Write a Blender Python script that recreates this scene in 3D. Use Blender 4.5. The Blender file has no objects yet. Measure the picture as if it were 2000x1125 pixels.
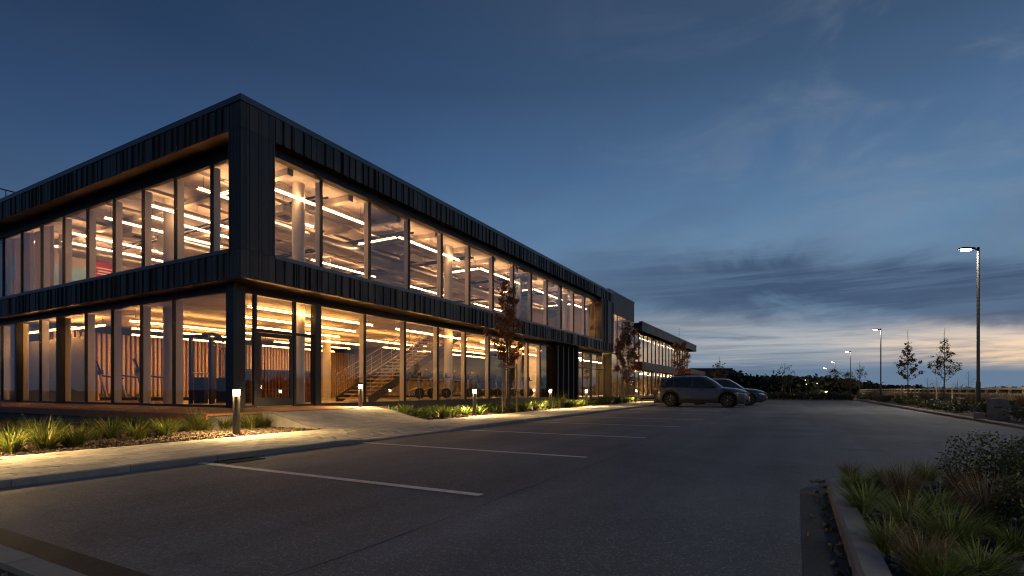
import bpy, bmesh, math, random
from mathutils import Vector, Matrix, noise
R = math.radians
rnd = random.Random(7)
sc = bpy.context.scene
COL = sc.collection

# ------------------------------------------------------------------ camera
# world axes: +x runs along the long facade, +y goes into the building
EYE = 0.90
cam_d = bpy.data.cameras.new('camera')
cam = bpy.data.objects.new('camera', cam_d); COL.objects.link(cam)
cam.location = (0, 0, EYE)
cam.rotation_euler = (R(90), 0, R(28.717 - 90))
cam_d.sensor_width = 36.0
cam_d.lens = 1013 / 2000 * 36
cam_d.shift_y = (762 - 562.5) / 2000
cam_d.clip_start = 0.05
cam_d.clip_end = 8000
sc.camera = cam

# ------------------------------------------------------------------ render settings
sc.view_settings.view_transform = 'Standard'
sc.view_settings.look = 'None'
sc.view_settings.gamma = 1.0
sc.view_settings.use_curve_mapping = False
sc.view_settings.exposure = 0.18
cy = sc.cycles
cy.use_denoising = True
cy.filter_width = 1.15
cy.max_bounces = 7
cy.diffuse_bounces = 3
cy.glossy_bounces = 4
cy.transmission_bounces = 4
cy.transparent_max_bounces = 28
cy.caustics_reflective = False
cy.caustics_refractive = False
cy.sample_clamp_indirect = 4.0

# ------------------------------------------------------------------ node helper
class NT:
    def __init__(s, tree):
        s.t = tree; s.n = tree.nodes; s.l = tree.links; s.n.clear()
    def new(s, kind, **kw):
        n = s.n.new(kind)
        for k, v in kw.items(): setattr(n, k, v)
        return n
    def put(s, sock, v):
        if v is None: return
        if isinstance(v, bpy.types.NodeSocket): s.l.new(v, sock)
        else:
            if hasattr(sock.default_value, '__len__') and not hasattr(v, '__len__'): v = (v, v, v)
            if hasattr(sock.default_value, '__len__') and len(sock.default_value) == 4 and len(v) == 3: v = (*v, 1)
            sock.default_value = v
    def m(s, op, a, b=None, c=None, clamp=False):
        n = s.new('ShaderNodeMath', operation=op, use_clamp=clamp)
        s.put(n.inputs[0], a); s.put(n.inputs[1], b); s.put(n.inputs[2], c)
        return n.outputs[0]
    def vm(s, op, a, b=None):
        n = s.new('ShaderNodeVectorMath', operation=op)
        s.put(n.inputs[0], a); s.put(n.inputs[1], b)
        return n.outputs['Value'] if op in ('DOT_PRODUCT', 'LENGTH') else n.outputs['Vector']
    def mix(s, f, a, b, blend='MIX'):
        n = s.new('ShaderNodeMix', data_type='RGBA', blend_type=blend)
        s.put(n.inputs['Factor'], f); s.put(n.inputs[6], a); s.put(n.inputs[7], b)
        return n.outputs[2]
    def ramp(s, f, stops, interp='LINEAR'):
        n = s.new('ShaderNodeValToRGB'); s.put(n.inputs[0], f)
        e = n.color_ramp.elements; n.color_ramp.interpolation = interp
        while len(e) < len(stops): e.new(0.5)
        for k, (p, c) in enumerate(stops):
            e[k].position = p
            e[k].color = (*c, 1) if hasattr(c, '__len__') else (c, c, c, 1)
        return n.outputs[0]
    def smooth(s, v, lo, hi):
        n = s.new('ShaderNodeMapRange', interpolation_type='SMOOTHSTEP')
        s.put(n.inputs[0], v); n.inputs[1].default_value = lo; n.inputs[2].default_value = hi
        return n.outputs[0]
    def noise(s, vec, scale, detail=4, rough=0.55, dist=0.0):
        n = s.new('ShaderNodeTexNoise'); s.put(n.inputs['Vector'], vec)
        n.inputs['Scale'].default_value = scale; n.inputs['Detail'].default_value = detail
        n.inputs['Roughness'].default_value = rough; n.inputs['Distortion'].default_value = dist
        return n.outputs['Fac']

# ------------------------------------------------------------------ world: dusk sky with cloud bands
SUN_AZ = 28.717 - 56.0          # world azimuth of the afterglow (degrees from +x)
sdx, sdy = math.cos(R(SUN_AZ)), math.sin(R(SUN_AZ))
world = bpy.data.worlds.new('World'); sc.world = world; world.use_nodes = True
w = NT(world.node_tree)
tc = w.new('ShaderNodeTexCoord')
d = tc.outputs['Generated']
sep = w.new('ShaderNodeSeparateXYZ'); w.put(sep.inputs[0], d)
dz = sep.outputs['Z']
hx = w.vm('NORMALIZE', w.vm('MULTIPLY', d, (1, 1, 0)))
az = w.vm('DOT_PRODUCT', hx, (sdx, sdy, 0))            # 1 towards the afterglow, -1 away from it
base = w.ramp(w.m('MAXIMUM', dz, 0.0), [
    (0.00, (0.120, 0.185, 0.285)), (0.05, (0.130, 0.205, 0.320)), (0.15, (0.135, 0.225, 0.350)),
    (0.26, (0.115, 0.215, 0.365)), (0.38, (0.066, 0.138, 0.272)), (0.50, (0.040, 0.083, 0.170)),
    (0.64, (0.031, 0.060, 0.118)), (1.0, (0.034, 0.064, 0.124))])
azf = w.smooth(az, -0.45, 0.97)
base = w.mix(1.0, base, w.ramp(azf, [(0, (0.36, 0.40, 0.47)), (0.55, (0.62, 0.68, 0.76)), (1, (1.02, 1.0, 0.95))]), 'MULTIPLY')
# the cloud front is a straight bank: height over the horizon measured against its own distance
front = w.vm('DOT_PRODUCT', d, (0.877, 0.4805, 0))
tz = w.m('DIVIDE', dz, w.m('MAXIMUM', front, 0.62))
# soft broad veils over the whole sky
v1 = w.noise(w.vm('MULTIPLY', d, (1.3, 1.3, 3.0)), 1.5, 6, 0.55, 0.4)
base = w.mix(w.m('MULTIPLY', w.smooth(v1, 0.40, 0.74), 0.36), base, (0.046, 0.066, 0.112))
v2 = w.noise(w.vm('ADD', w.vm('MULTIPLY', d, (1.8, 1.8, 4.4)), (4.3, 1.7, 9.1)), 1.9, 7, 0.58, 0.7)
pale = w.m('MULTIPLY', w.m('MULTIPLY', w.smooth(v2, 0.47, 0.80), w.smooth(az, 0.55, 1.0)), w.smooth(dz, 0.08, 0.22))
base = w.mix(w.m('MULTIPLY', pale, 0.50), base, (0.215, 0.255, 0.325))
# streaks low over the horizon: pale ahead, peach towards the afterglow
sv = w.vm('ADD', w.vm('MULTIPLY', d, (1.0, 1.0, 10.0)), (2.0, 5.0, 0.35))
sn = w.noise(sv, 2.1, 7, 0.60, 0.75)
fine = w.noise(w.vm('MULTIPLY', d, (1.0, 1.0, 24.0)), 3.0, 6, 0.62, 0.5)
sn = w.m('ADD', w.m('MULTIPLY', sn, 0.66), w.m('MULTIPLY', fine, 0.34))
warm = w.smooth(az, 0.88, 1.0)
low = w.m('SUBTRACT', 1.0, w.smooth(tz, 0.05, 0.13))
glow_win = w.m('MULTIPLY', w.smooth(tz, 0.034, 0.056), w.m('SUBTRACT', 1.0, w.smooth(tz, 0.085, 0.175)))
glow_c = w.mix(warm, (0.470, 0.480, 0.480), w.mix(low, (0.74, 0.60, 0.48), (1.18, 0.78, 0.40)))
glow_f = w.m('MULTIPLY', w.m('MULTIPLY', glow_win, w.smooth(sn, 0.36, 0.60)), w.smooth(az, 0.42, 0.97))
skyc = w.mix(w.m('MULTIPLY', glow_f, 0.92), base, glow_c)
# long slate cloud bank with a ragged soft top
bank_n = w.noise(w.vm('ADD', w.vm('MULTIPLY', d, (1.25, 1.25, 3.2)), (1.1, 0.4, 3.3)), 2.4, 8, 0.60, 0.6)
edge = w.m('ADD', tz, w.m('MULTIPLY', w.m('SUBTRACT', bank_n, 0.5), 0.19))
bank_win = w.m('MULTIPLY', w.smooth(edge, 0.122, 0.165), w.m('SUBTRACT', 1.0, w.smooth(edge, 0.205, 0.275)))
bank_f = w.m('MULTIPLY', w.m('MULTIPLY', bank_win, w.smooth(az, 0.50, 0.90)), 0.86)
bank_f = w.m('MULTIPLY', bank_f, w.m('ADD', 0.62, w.m('MULTIPLY', w.smooth(fine, 0.34, 0.58), 0.38)))
bank_c = w.mix(w.smooth(bank_n, 0.3, 0.7), (0.033, 0.060, 0.124), (0.062, 0.096, 0.168))
skyc = w.mix(bank_f, skyc, bank_c)
st = w.m('MULTIPLY', w.smooth(fine, 0.52, 0.66), w.m('MULTIPLY', w.smooth(tz, 0.055, 0.075), w.m('SUBTRACT', 1.0, w.smooth(tz, 0.12, 0.17))))
skyc = w.mix(w.m('MULTIPLY', st, 0.50), skyc, (0.135, 0.150, 0.195))
bg = w.new('ShaderNodeBackground'); w.put(bg.inputs['Color'], skyc); bg.inputs['Strength'].default_value = 1.0
wo = w.new('ShaderNodeOutputWorld'); w.l.new(bg.outputs[0], wo.inputs[0])
world.cycles.sampling_method = 'MANUAL'
world.cycles.sample_map_resolution = 512

# the sun is already below the horizon: the sky alone gives the daylight, lamps do the rest

# ------------------------------------------------------------------ materials
MAT = {}
def principled(name, col, rough=0.5, metal=0.0, spec=0.5, var=None, bump=None, coat=0.0, island=None, transl=0.0):
    """var=(scale, amount): mottling; bump=(scale, strength, dist); island: list of ramp stops picked per leaf/chip"""
    m = bpy.data.materials.new(name); m.use_nodes = True
    t = NT(m.node_tree)
    p = t.new('ShaderNodeBsdfPrincipled'); o = t.new('ShaderNodeOutputMaterial'); t.l.new(p.outputs[0], o.inputs[0])
    c = col
    tco = t.new('ShaderNodeTexCoord').outputs['Object']
    geo = t.new('ShaderNodeNewGeometry')
    pos = geo.outputs['Position']
    if island:
        c = t.ramp(geo.outputs['Random Per Island'], island)
    if var:
        nz = t.noise(pos, var[0], 5, 0.6)
        k = t.ramp(nz, [(0.25, 1 - var[1]), (0.75, 1 + var[1])])
        c = t.mix(1.0, c, k, 'MULTIPLY')
        rr = t.m('ADD', t.m('MULTIPLY', t.m('SUBTRACT', nz, 0.5), 0.25), rough)
        t.put(p.inputs['Roughness'], rr)
    else:
        p.inputs['Roughness'].default_value = rough
    t.put(p.inputs['Base Color'], c)
    p.inputs['Metallic'].default_value = metal
    p.inputs['Specular IOR Level'].default_value = spec
    p.inputs['Coat Weight'].default_value = coat
    p.inputs['Coat Roughness'].default_value = 0.05
    if bump:
        b = t.new('ShaderNodeBump'); b.inputs['Strength'].default_value = bump[1]; b.inputs['Distance'].default_value = bump[2]
        t.put(b.inputs['Height'], t.noise(pos, bump[0], 6, 0.65)); t.l.new(b.outputs[0], p.inputs['Normal'])
    if transl:
        tr = t.new('ShaderNodeBsdfTranslucent'); t.put(tr.inputs[0], c)
        mx = t.new('ShaderNodeMixShader'); mx.inputs[0].default_value = transl
        t.l.new(p.outputs[0], mx.inputs[1]); t.l.new(tr.outputs[0], mx.inputs[2]); t.l.new(mx.outputs[0], o.inputs[0])
    MAT[name] = m
    return m

def per_object(name, col, amt, rough, metal=0.0, spec=0.5, grain=None, bump=None):
    """like principled, each object a slightly different tone"""
    m = principled(name, col, rough, metal, spec, grain, bump)
    t = m.node_tree; p = next(n for n in t.nodes if n.type == 'BSDF_PRINCIPLED')
    oi = t.nodes.new('ShaderNodeObjectInfo'); mr = t.nodes.new('ShaderNodeMapRange')
    mr.inputs[3].default_value = 1 - amt; mr.inputs[4].default_value = 1 + amt
    t.links.new(oi.outputs['Random'], mr.inputs[0])
    mx = t.nodes.new('ShaderNodeMix'); mx.data_type = 'RGBA'; mx.blend_type = 'MULTIPLY'; mx.inputs['Factor'].default_value = 1
    if p.inputs['Base Color'].is_linked: t.links.new(p.inputs['Base Color'].links[0].from_socket, mx.inputs[6])
    else: mx.inputs[6].default_value = p.inputs['Base Color'].default_value
    t.links.new(mr.outputs[0], mx.inputs[7]); t.links.new(mx.outputs[2], p.inputs['Base Color'])
    return m

def emitter(name, col, strength):
    m = bpy.data.materials.new(name); m.use_nodes = True
    t = NT(m.node_tree); e = t.new('ShaderNodeEmission'); t.put(e.inputs[0], col); e.inputs[1].default_value = strength
    o = t.new('ShaderNodeOutputMaterial'); t.l.new(e.outputs[0], o.inputs[0]); MAT[name] = m
    return m

def glass(name, r0, tint, wav=0.012):
    m = bpy.data.materials.new(name); m.use_nodes = True
    t = NT(m.node_tree)
    lw = t.new('ShaderNodeLayerWeight'); lw.inputs[0].default_value = 0.5
    f = t.m('ADD', r0, t.m('MULTIPLY', 1 - r0, t.m('POWER', lw.outputs['Facing'], 5.0)), clamp=True)
    tr = t.new('ShaderNodeBsdfTransparent'); t.put(tr.inputs[0], tint)
    gl = t.new('ShaderNodeBsdfGlossy'); gl.inputs['Roughness'].default_value = 0.012; t.put(gl.inputs[0], (0.95, 0.97, 1.0))
    b = t.new('ShaderNodeBump'); b.inputs['Strength'].default_value = 0.35; b.inputs['Distance'].default_value = wav
    t.put(b.inputs['Height'], t.noise(t.new('ShaderNodeNewGeometry').outputs['Position'], 0.9, 2, 0.5))
    t.l.new(b.outputs[0], gl.inputs['Normal'])
    mx = t.new('ShaderNodeMixShader'); t.put(mx.inputs[0], f); t.l.new(tr.outputs[0], mx.inputs[1]); t.l.new(gl.outputs[0], mx.inputs[2])
    o = t.new('ShaderNodeOutputMaterial'); t.l.new(mx.outputs[0], o.inputs[0]); MAT[name] = m
    return m

# asphalt: aggregate speckle, worn lanes and patches of its own tone
def asphalt(name, dark):
    m = bpy.data.materials.new(name); m.use_nodes = True; t = NT(m.node_tree)
    pos = t.new('ShaderNodeNewGeometry').outputs['Position']
    big = t.noise(pos, 0.35, 5, 0.6, 0.4); mid = t.noise(pos, 3.2, 5, 0.65)
    vor = t.new('ShaderNodeTexVoronoi'); t.put(vor.inputs['Vector'], pos); vor.inputs['Scale'].default_value = 105
    sep2 = t.new('ShaderNodeSeparateColor'); t.l.new(vor.outputs['Color'], sep2.inputs[0])
    spk = t.m('POWER', sep2.outputs[0], 6.0)
    c = t.mix(t.smooth(big, 0.3, 0.7), tuple(v * 0.72 for v in dark), tuple(v * 1.25 for v in dark))
    c = t.mix(1.0, c, t.ramp(mid, [(0.25, 0.74), (0.75, 1.24)]), 'MULTIPLY')
    c = t.mix(t.m('MULTIPLY', spk, 0.48), c, tuple(v * 3.6 for v in dark))
    # oil drips, damp blotches and tyre-polished lanes
    oil = t.smooth(t.noise(t.vm('ADD', pos, (3.1, 7.7, 0)), 0.95, 5, 0.6, 0.3), 0.60, 0.74)
    c = t.mix(t.m('MULTIPLY', oil, 0.45), c, tuple(v * 0.5 for v in dark))
    lane = t.noise(t.vm('MULTIPLY', pos, (0.10, 1.5, 1.0)), 1.0, 3, 0.5)
    c = t.mix(1.0, c, t.ramp(lane, [(0.35, 0.80), (0.65, 1.16)]), 'MULTIPLY')
    # tar-sealed cracks
    wv_ = t.new('ShaderNodeTexVoronoi', feature='DISTANCE_TO_EDGE'); t.put(wv_.inputs['Vector'], t.vm('ADD', pos, t.vm('MULTIPLY', (1, 1, 0), t.m('MULTIPLY', mid, 0.9))))
    wv_.inputs['Scale'].default_value = 0.11
    ck = t.m('SUBTRACT', 1.0, t.smooth(wv_.outputs['Distance'], 0.0006, 0.0022))
    c = t.mix(t.m('MULTIPLY', ck, 0.55), c, tuple(v * 0.45 for v in dark))
    p = t.new('ShaderNodeBsdfPrincipled'); t.put(p.inputs['Base Color'], c)
    t.put(p.inputs['Roughness'], t.ramp(mid, [(0.3, 0.66), (0.7, 0.84)]))
    b = t.new('ShaderNodeBump'); b.inputs['Strength'].default_value = 0.75; b.inputs['Distance'].default_value = 0.006
    t.put(b.inputs['Height'], t.m('ADD', sep2.outputs[0], t.noise(pos, 160, 3, 0.7))); t.l.new(b.outputs[0], p.inputs['Normal'])
    o = t.new('ShaderNodeOutputMaterial'); t.l.new(p.outputs[0], o.inputs[0]); MAT[name] = m

asphalt('asphalt', (0.096, 0.103, 0.120))
asphalt('fresh_asphalt', (0.015, 0.015, 0.016))
m_ = principled('line_paint', (0.60, 0.59, 0.56), 0.6, var=(14, 0.18), bump=(120, 0.3, 0.003)); t_ = m_.node_tree
p_ = next(n for n in t_.nodes if n.type == 'BSDF_PRINCIPLED'); T_ = NT.__new__(NT); T_.t = t_; T_.n = t_.nodes; T_.l = t_.links
src = p_.inputs['Base Color'].links[0].from_socket; pos_ = T_.new('ShaderNodeNewGeometry').outputs['Position']
wear = T_.m('MULTIPLY', T_.smooth(T_.noise(pos_, 46, 6, 0.75), 0.48, 0.62), T_.smooth(T_.noise(pos_, 2.2, 4, 0.6), 0.34, 0.66))
T_.l.new(T_.mix(T_.m('MULTIPLY', wear, 0.85), src, (0.085, 0.085, 0.088)), p_.inputs['Base Color'])
principled('concrete_kerb', (0.19, 0.185, 0.175), 0.8, var=(5, 0.22), bump=(60, 0.4, 0.004))
per_object('kerb_stone', (0.20, 0.195, 0.185), 0.15, 0.8, grain=(6, 0.25), bump=(60, 0.4, 0.004))
per_object('paver', (0.40, 0.37, 0.32), 0.22, 0.8, grain=(18, 0.14), bump=(130, 0.35, 0.003))
principled('paver_far', (0.40, 0.37, 0.32), 0.8, var=(3, 0.14), island=[(0, (0.34, 0.315, 0.27)), (1, (0.45, 0.42, 0.365))])
principled('joint_sand', (0.055, 0.048, 0.04), 0.95)
principled('mulch', (0.055, 0.038, 0.026), 0.95, var=(22, 0.5), bump=(40, 1.0, 0.03))
principled('mulch_chip', (0.1, 0.07, 0.05), 0.9, island=[(0, (0.022, 0.015, 0.010)), (0.6, (0.062, 0.040, 0.026)), (1, (0.14, 0.10, 0.066))])
principled('gravel_chip', (0.1, 0.1, 0.1), 0.9, island=[(0, (0.035, 0.034, 0.034)), (0.7, (0.11, 0.105, 0.10)), (1, (0.24, 0.23, 0.22))])
principled('soil', (0.045, 0.043, 0.030), 0.95, var=(0.4, 0.4), bump=(6, 0.8, 0.05))
per_object('cladding', (0.052, 0.046, 0.041), 0.40, 0.52, 0.10, grain=(3.0, 0.14))
principled('cladding_back', (0.008, 0.008, 0.009), 0.9, 0.0, 0.08)
principled('cast_iron', (0.02, 0.02, 0.021), 0.9, 0.0, 0.15)
principled('cladding_far', (0.034, 0.036, 0.041), 0.50, 0.25, island=[(0, (0.027, 0.027, 0.028)), (1, (0.054, 0.053, 0.054))])
principled('coping', (0.105, 0.112, 0.122), 0.40, 0.75, var=(2, 0.1))
principled('frame', (0.022, 0.022, 0.024), 0.40, 0.4)
principled('fin', (0.62, 0.56, 0.46), 0.55)
per_object('soffit', (0.155, 0.125, 0.090), 0.10, 0.33, 0.85, grain=(1.5, 0.12))
principled('ceiling', (0.40, 0.335, 0.270), 0.85, var=(1.4, 0.30), bump=(3, 0.3, 0.02))
principled('board_ceiling', (0.46, 0.37, 0.28), 0.8, var=(0.9, 0.34), bump=(4, 0.3, 0.02))
principled('int_floor', (0.24, 0.20, 0.155), 0.42, var=(2, 0.2))
principled('int_wall', (0.42, 0.36, 0.29), 0.8, var=(0.8, 0.12))
principled('dark_wall', (0.19, 0.135, 0.085), 0.6, var=(1, 0.2))
principled('olive_wall', (0.36, 0.31, 0.17), 0.75, var=(1, 0.12))
principled('blue_wall', (0.22, 0.42, 0.56), 0.7)
principled('red_cloth', (0.36, 0.022, 0.035), 0.7)
principled('white_print', (0.75, 0.70, 0.62), 0.6)
principled('column', (0.52, 0.47, 0.40), 0.6, var=(2, 0.1))
per_object('slat', (0.60, 0.41, 0.22), 0.16, 0.5, grain=(9, 0.15))
principled('slat_back', (0.10, 0.028, 0.010), 0.8)
per_object('deck_plank', (0.235, 0.092, 0.047), 0.20, 0.55, grain=(7, 0.25), bump=(20, 0.3, 0.004))
principled('plinth', (0.10, 0.105, 0.11), 0.8, var=(3, 0.2))
principled('galv', (0.45, 0.42, 0.38), 0.32, 0.9, var=(3, 0.15))
principled('gym_black', (0.018, 0.017, 0.017), 0.35)
principled('gym_grey', (0.32, 0.29, 0.25), 0.35, 0.5)
principled('gym_screen', (0.02, 0.02, 0.022), 0.15)
principled('stair_steel', (0.075, 0.062, 0.05), 0.45, 0.4)
principled('tread_wood', (0.46, 0.36, 0.24), 0.5, var=(8, 0.15))
principled('rail_metal', (0.50, 0.40, 0.28), 0.32, 0.8)
principled('counter_wood', (0.060, 0.032, 0.018), 0.5, var=(10, 0.2))
principled('bollard_steel', (0.050, 0.048, 0.046), 0.45, 0.4)
principled('lamp_steel', (0.022, 0.022, 0.024), 0.45, 0.5)
principled('stake_wood', (0.34, 0.27, 0.19), 0.8, var=(14, 0.25))
principled('fence_wood', (0.60, 0.48, 0.32), 0.8, var=(6, 0.28))
principled('strap', (0.05, 0.04, 0.03), 0.8)
principled('bark', (0.085, 0.066, 0.052), 0.9, var=(18, 0.3), bump=(40, 0.6, 0.01))
principled('leaf_rust', (0.2, 0.07, 0.03), 0.6, transl=0.3, island=[(0, (0.12, 0.048, 0.022)), (0.5, (0.26, 0.105, 0.042)), (1, (0.44, 0.20, 0.072))])
principled('leaf_gold', (0.3, 0.15, 0.03), 0.6, transl=0.3, island=[(0, (0.07, 0.048, 0.022)), (0.55, (0.17, 0.088, 0.026)), (1, (0.42, 0.19, 0.03))])
principled('leaf_dull', (0.1, 0.08, 0.04), 0.6, transl=0.25, island=[(0, (0.04, 0.040, 0.020)), (1, (0.13, 0.098, 0.042))])
principled('leaf_green', (0.06, 0.1, 0.02), 0.5, transl=0.3, island=[(0, (0.035, 0.066, 0.014)), (0.6, (0.080, 0.125, 0.026)), (1, (0.16, 0.19, 0.042))])
principled('leaf_dark', (0.03, 0.05, 0.02), 0.6, transl=0.2, island=[(0, (0.018, 0.028, 0.012)), (0.75, (0.045, 0.060, 0.024)), (1, (0.105, 0.085, 0.030))])
principled('leaf_island', (0.03, 0.05, 0.02), 0.5, transl=0.25, island=[(0, (0.035, 0.055, 0.018)), (0.75, (0.085, 0.115, 0.036)), (0.93, (0.12, 0.14, 0.04)), (1, (0.34, 0.24, 0.05))])
principled('leaf_grey', (0.1, 0.11, 0.09), 0.7, transl=0.2, island=[(0, (0.05, 0.065, 0.045)), (1, (0.15, 0.17, 0.13))])
principled('grass_fresh', (0.1, 0.14, 0.03), 0.55, transl=0.35, island=[(0, (0.050, 0.078, 0.014)), (0.65, (0.115, 0.145, 0.026)), (0.88, (0.20, 0.19, 0.04)), (1, (0.33, 0.22, 0.09))])
principled('grass_mixed', (0.1, 0.12, 0.04), 0.6, transl=0.3, island=[(0, (0.12, 0.18, 0.030)), (0.65, (0.22, 0.28, 0.055)), (0.88, (0.33, 0.28, 0.09)), (1, (0.45, 0.34, 0.17))])
principled('grass_dry', (0.3, 0.2, 0.1), 0.7, transl=0.3, island=[(0, (0.10, 0.075, 0.040)), (0.5, (0.24, 0.165, 0.085)), (1, (0.40, 0.285, 0.155))])
principled('field_grass', (0.3, 0.2, 0.1), 0.8, transl=0.25, island=[(0, (0.085, 0.060, 0.026)), (0.5, (0.205, 0.135, 0.055)), (1, (0.33, 0.215, 0.085))])
principled('wood_mass', (0.02, 0.03, 0.015), 0.8, island=[(0, (0.014, 0.020, 0.011)), (0.8, (0.036, 0.043, 0.020)), (1, (0.070, 0.058, 0.026))])
principled('stone', (0.20, 0.195, 0.19), 0.85, var=(7, 0.25), bump=(45, 0.6, 0.008))
principled('far_cladding', (0.040, 0.048, 0.060), 0.6, 0.3)
principled('far_cladding_light', (0.16, 0.15, 0.14), 0.6)  # paler copy of the warehouse cladding: light on its side wall put into colour
principled('terracotta', (0.30, 0.075, 0.030), 0.6, var=(2, 0.12))
principled('blind', (0.74, 0.62, 0.46), 0.8, transl=0.7)
principled('car_paint', (0.11, 0.107, 0.105), 0.30, 0.65, coat=0.8)
principled('car_paint_blue', (0.030, 0.036, 0.048), 0.30, 0.6, coat=0.8)
principled('car_trim', (0.012, 0.012, 0.012), 0.6)
principled('car_window', (0.022, 0.028, 0.032), 0.04, 0.0, 0.9)
principled('tyre', (0.012, 0.012, 0.012), 0.85)
principled('rim', (0.30, 0.29, 0.28), 0.32, 0.9)
principled('chrome', (0.6, 0.6, 0.6), 0.12, 1.0)
principled('tail_red', (0.32, 0.008, 0.012), 0.15, coat=0.6)
principled('head_lens', (0.36, 0.39, 0.42), 0.10, 0.3, coat=0.8)
principled('plate', (0.6, 0.6, 0.58), 0.5)
glass('glazing', 0.048, (0.94, 0.95, 0.94))
glass('blind_glazing', 0.085, (0.62, 0.64, 0.66))
WARM = (1.0, 0.475, 0.130)
WARM_UP = (1.0, 0.54, 0.25)
emitter('strip_up', WARM_UP, 52.0); emitter('strip_up_lens', WARM_UP, 44.0)
emitter('strip_ground', WARM, 56.0); emitter('strip_ground_lens', WARM, 52.0)
emitter('strip_wing', (1.0, 0.56, 0.20), 300.0); emitter('strip_wing_lens', (1.0, 0.56, 0.20), 380.0)
emitter('bollard_light', (1.0, 0.74, 0.40), 26.0)
emitter('street_light', (1.0, 0.86, 0.64), 1500.0)
emitter('garden_light', (1.0, 0.74, 0.22), 260.0)
emitter('far_light', (1.0, 0.70, 0.36), 5.0)

# ------------------------------------------------------------------ mesh helpers
class MB:
    def __init__(s): s.v = []; s.f = []
    def add(s, vs, fs):
        k = len(s.v); s.v.extend(tuple(p) for p in vs); s.f.extend(tuple(i + k for i in f) for f in fs); return s
    def box(s, x0, x1, y0, y1, z0, z1):
        return s.add([(x0, y0, z0), (x1, y0, z0), (x1, y1, z0), (x0, y1, z0), (x0, y0, z1), (x1, y0, z1), (x1, y1, z1), (x0, y1, z1)],
                     [(0, 3, 2, 1), (4, 5, 6, 7), (0, 1, 5, 4), (1, 2, 6, 5), (2, 3, 7, 6), (3, 0, 4, 7)])
    def tube(s, p0, p1, r0, r1=None, n=8, caps=True):
        r1 = r0 if r1 is None else r1
        p0 = Vector(p0); p1 = Vector(p1); ax = (p1 - p0)
        if ax.length < 1e-6: return s
        ax.normalize(); a = ax.orthogonal().normalized(); b = ax.cross(a)
        vs = []
        for p, r in ((p0, r0), (p1, r1)):
            for i in range(n):
                t = 2 * math.pi * i / n; vs.append(p + a * (math.cos(t) * r) + b * (math.sin(t) * r))
        fs = [(i, (i + 1) % n, n + (i + 1) % n, n + i) for i in range(n)]
        if caps: fs += [tuple(range(n - 1, -1, -1)), tuple(range(n, 2 * n))]
        return s.add(vs, fs)
    def path(s, pts, r, n=6):
        for a, b in zip(pts[:-1], pts[1:]): s.tube(a, b, r, r, n)
        return s
    def lathe(s, prof, n=20, o=(0, 0, 0), axis='z'):
        vs = []
        for (r, h) in prof:
            for i in range(n):
                t = 2 * math.pi * i / n; c, q = math.cos(t) * r, math.sin(t) * r
                vs.append((o[0] + c, o[1] + q, o[2] + h) if axis == 'z' else (o[0] + c, o[1] + h, o[2] + q))
        fs = []
        for k in range(len(prof) - 1):
            for i in range(n):
                j = (i + 1) % n; fs.append((k * n + i, k * n + j, (k + 1) * n + j, (k + 1) * n + i))
        fs.append(tuple(range(n - 1, -1, -1))); fs.append(tuple((len(prof) - 1) * n + i for i in range(n)))
        return s.add(vs, fs)
    def prism(s, poly, z0, z1):
        n = len(poly)
        vs = [(x, y, z0) for x, y in poly] + [(x, y, z1) for x, y in poly]
        return s.add(vs, [tuple(range(n - 1, -1, -1)), tuple(range(n, 2 * n))] + [(i, (i + 1) % n, n + (i + 1) % n, n + i) for i in range(n)])
    def mesh(s, name, mat, smooth=False, angle=None):
        me = bpy.data.meshes.new(name); me.from_pydata(s.v, [], s.f); me.materials.append(MAT[mat] if isinstance(mat, str) else mat)
        if smooth: me.polygons.foreach_set('use_smooth', [True] * len(me.polygons))
        if angle: me.set_sharp_from_angle(angle=R(angle))
        me.update(); return me
    def build(s, name, mat, parent=None, smooth=False, angle=None):
        return link(name, s.mesh(name, mat, smooth, angle), parent)

def link(name, data, parent=None, loc=None):
    o = bpy.data.objects.new(name, data); COL.objects.link(o)
    if parent: o.parent = parent
    if loc is not None: o.location = loc
    return o
def tag(o, label=None, cat=None, group=None, kind=None):
    if label: o['label'] = label
    if cat: o['category'] = cat
    if group: o['group'] = group
    if kind: o['kind'] = kind
    return o
def thing(name, label, cat, loc=(0, 0, 0), rz=0.0, group=None):
    o = link(name, None, None, loc); o.rotation_euler = (0, 0, rz); o.empty_display_size = 0.2
    return tag(o, label, cat, group)
def copy_tree(o, parent=None):
    c = o.copy(); COL.objects.link(c)
    if parent: c.parent = parent
    for ch in list(o.children): copy_tree(ch, c)
    return c

_unit = {}
def unit_mesh(mat, bevel=0.0):
    k = (mat, bevel)
    if k not in _unit:
        m = MB()
        if bevel:
            a, b = 0.5, 0.5 - bevel
            m.add([(-a, -a, -.5), (a, -a, -.5), (a, a, -.5), (-a, a, -.5), (-a, -a, .36), (a, -a, .36), (a, a, .36), (-a, a, .36), (-b, -b, .5), (b, -b, .5), (b, b, .5), (-b, b, .5)],
                  [(0, 1, 5, 4), (1, 2, 6, 5), (2, 3, 7, 6), (3, 0, 4, 7), (4, 5, 9, 8), (5, 6, 10, 9), (6, 7, 11, 10), (7, 4, 8, 11), (8, 9, 10, 11)])
        else: m.box(-.5, .5, -.5, .5, -.5, .5)
        _unit[k] = m.mesh('block_' + mat, mat)
    return _unit[k]
def bx(name, x0, x1, y0, y1, z0, z1, mat, parent=None, bevel=0.0):
    """a box object that shares one unit mesh per material; coordinates are world, parents are unrotated empties"""
    o = link(name, unit_mesh(mat, bevel), parent)
    off = parent_origin(parent)
    o.location = ((x0 + x1) / 2 - off.x, (y0 + y1) / 2 - off.y, (z0 + z1) / 2 - off.z)
    o.scale = (x1 - x0, y1 - y0, z1 - z0)
    return o
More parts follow.
